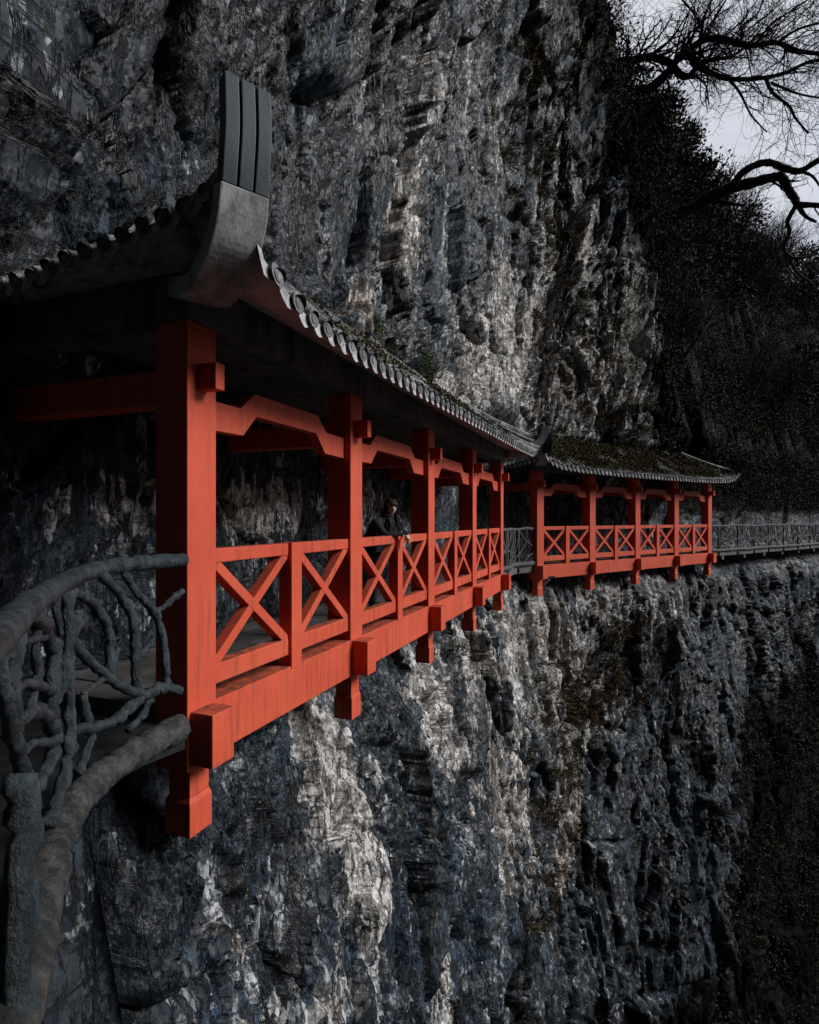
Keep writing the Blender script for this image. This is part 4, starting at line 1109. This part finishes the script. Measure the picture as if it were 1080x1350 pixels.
m.build('scarf', M['scarf'], per, True)
skin_mesh('trousers', [((0, .11, .90), (.16, .12)), ((-.095, .11, .84), .108), ((-.11, .06, .50), .075), ((-.11, .13, .14), .058), ((.095, .11, .84), .108), ((.11, .02, .50), .075), ((.12, .08, .14), .058)], [(0, 1), (1, 2), (2, 3), (0, 4), (4, 5), (5, 6)], M['jeans'])
for s1, y0 in ((-1, .14), (1, .09)):
    skin_mesh('boot', [((s1 * .115, y0, .17), .056), ((s1 * .115, y0, .065), .058), ((s1 * .12, y0 - .09, .05), (.048, .046)), ((s1 * .125, y0 - .16, .042), (.042, .036))], [(0, 1), (1, 2), (2, 3)], M['boot'])
# hands: palm and five fingers each, loosely hanging over the rail
for s1 in (-1, 1):
    w = Vector((s1 * .042, -.52, 1.195))
    fd = Vector((-s1 * .35, -.35, -.87)).normalized(); sd = Vector((s1 * .55, -.80, .1)); sd = (sd - fd * sd.dot(fd)).normalized(); nn = fd.cross(sd)
    Jh = [(tuple(w), (.022, .017)), (tuple(w + fd * .04), (.030, .014)), (tuple(w + fd * .08), (.034, .012))]; Bh = [(0, 1), (1, 2)]
    palm = skin_mesh('hand', Jh, Bh, M['skin'], 2)
    m = MB()
    for k, (o_, ln) in enumerate(((-.030, .062), (-.010, .074), (.011, .069), (.030, .054))):
        b0 = w + fd * .078 + sd * o_; c1 = b0 + fd * ln * .45 + nn * .006 * -s1; c2 = c1 + (fd * .8 - sd * .0 + nn * -.5 * s1).normalized() * ln * .32; c3 = c2 + (fd * .55 + nn * -.8 * s1).normalized() * ln * .25
        m.tube([b0 - fd * .015, b0, c1, c2, c3], [.0085, .0085, .008, .0075, .005], 8)
    t0 = w + fd * .025 - sd * .026
    m.tube([t0, t0 - sd * .022 + fd * .022, t0 - sd * .030 + fd * .048, t0 - sd * .028 + fd * .066], [.011, .011, .0095, .006], 8)
    m.build('fingers', M['skin'], palm, True)
m = MB(); m.tube([Vector((-.075, -.492, 1.21)) + Vector((math.cos(a) * .02, math.sin(a) * .034 * .6, math.sin(a) * .034)) for a in np.linspace(0, 6.283, 13)], .006, 6); m.build('bracelet', M['silver'], per, True)

# ------------------------------------------------------------------ light
SUN_EL, SUN_AZ = R(32), math.atan2(.97, -.06)          # azimuth clockwise from +y
sd = Vector((math.sin(SUN_AZ) * math.cos(SUN_EL), math.cos(SUN_AZ) * math.cos(SUN_EL), math.sin(SUN_EL)))
sl = bpy.data.lights.new('sun', 'SUN'); sl.energy = 1.5; sl.angle = R(24); sl.color = (1, .98, .96)
so = bpy.data.objects.new('sun', sl); C.objects.link(so); so.rotation_euler = sd.to_track_quat('Z', 'Y').to_euler()
so.location = (30, -10, 40)
w = bpy.data.worlds.new('World'); scene.world = w; w.use_nodes = True
nt = w.node_tree; nt.nodes.clear(); g = N(nt)
out = g.node('ShaderNodeOutputWorld'); bg = g.node('ShaderNodeBackground')
sky = g.node('ShaderNodeTexSky', sky_type='NISHITA', sun_disc=False, sun_elevation=SUN_EL, sun_rotation=SUN_AZ, altitude=1300, air_density=1.0, dust_density=3.0, ozone_density=1.5)
hsv = g.node('ShaderNodeHueSaturation'); nt.links.new(sky.outputs[0], hsv.inputs['Color']); hsv.inputs['Saturation'].default_value = .55
tc = g.node('ShaderNodeTexCoord'); mp = g.node('ShaderNodeMapping'); nt.links.new(tc.outputs['Generated'], mp.inputs[0]); mp.inputs['Scale'].default_value = (1, 1, 2.2)
cl = g.noise(mp.outputs[0], 2.6, 6, .58, .3)
cloud = g.mix(g.ramp(cl, (.36, 0.0), (.66, 1.0)), (5.6, 5.95, 6.8), (8.8, 8.9, 9.4))
colr = g.mix(.74, hsv.outputs[0], cloud)
# unseen sky behind and overhead dimmed to cut fill, bright opening on the right
vm = g.node('ShaderNodeVectorMath', operation='DOT_PRODUCT'); nt.links.new(tc.outputs['Generated'], vm.inputs[0]); vm.inputs[1].default_value = (.58, .74, .34)
open_ = g.ramp(vm.outputs['Value'], (.35, .075), (.90, .92))
colr = g.mix(1.0, colr, open_, 'MULTIPLY')
nt.links.new(colr, bg.inputs[0]); bg.inputs[1].default_value = .052
nt.links.new(bg.outputs[0], out.inputs[0])

scene.view_settings.view_transform = 'Standard'; scene.view_settings.look = 'None'
scene.view_settings.exposure = 1.20; scene.view_settings.gamma = 1
scene.render.engine = 'CYCLES'; scene.cycles.max_bounces = 6; scene.cycles.diffuse_bounces = 3
scene.cycles.use_denoising = True
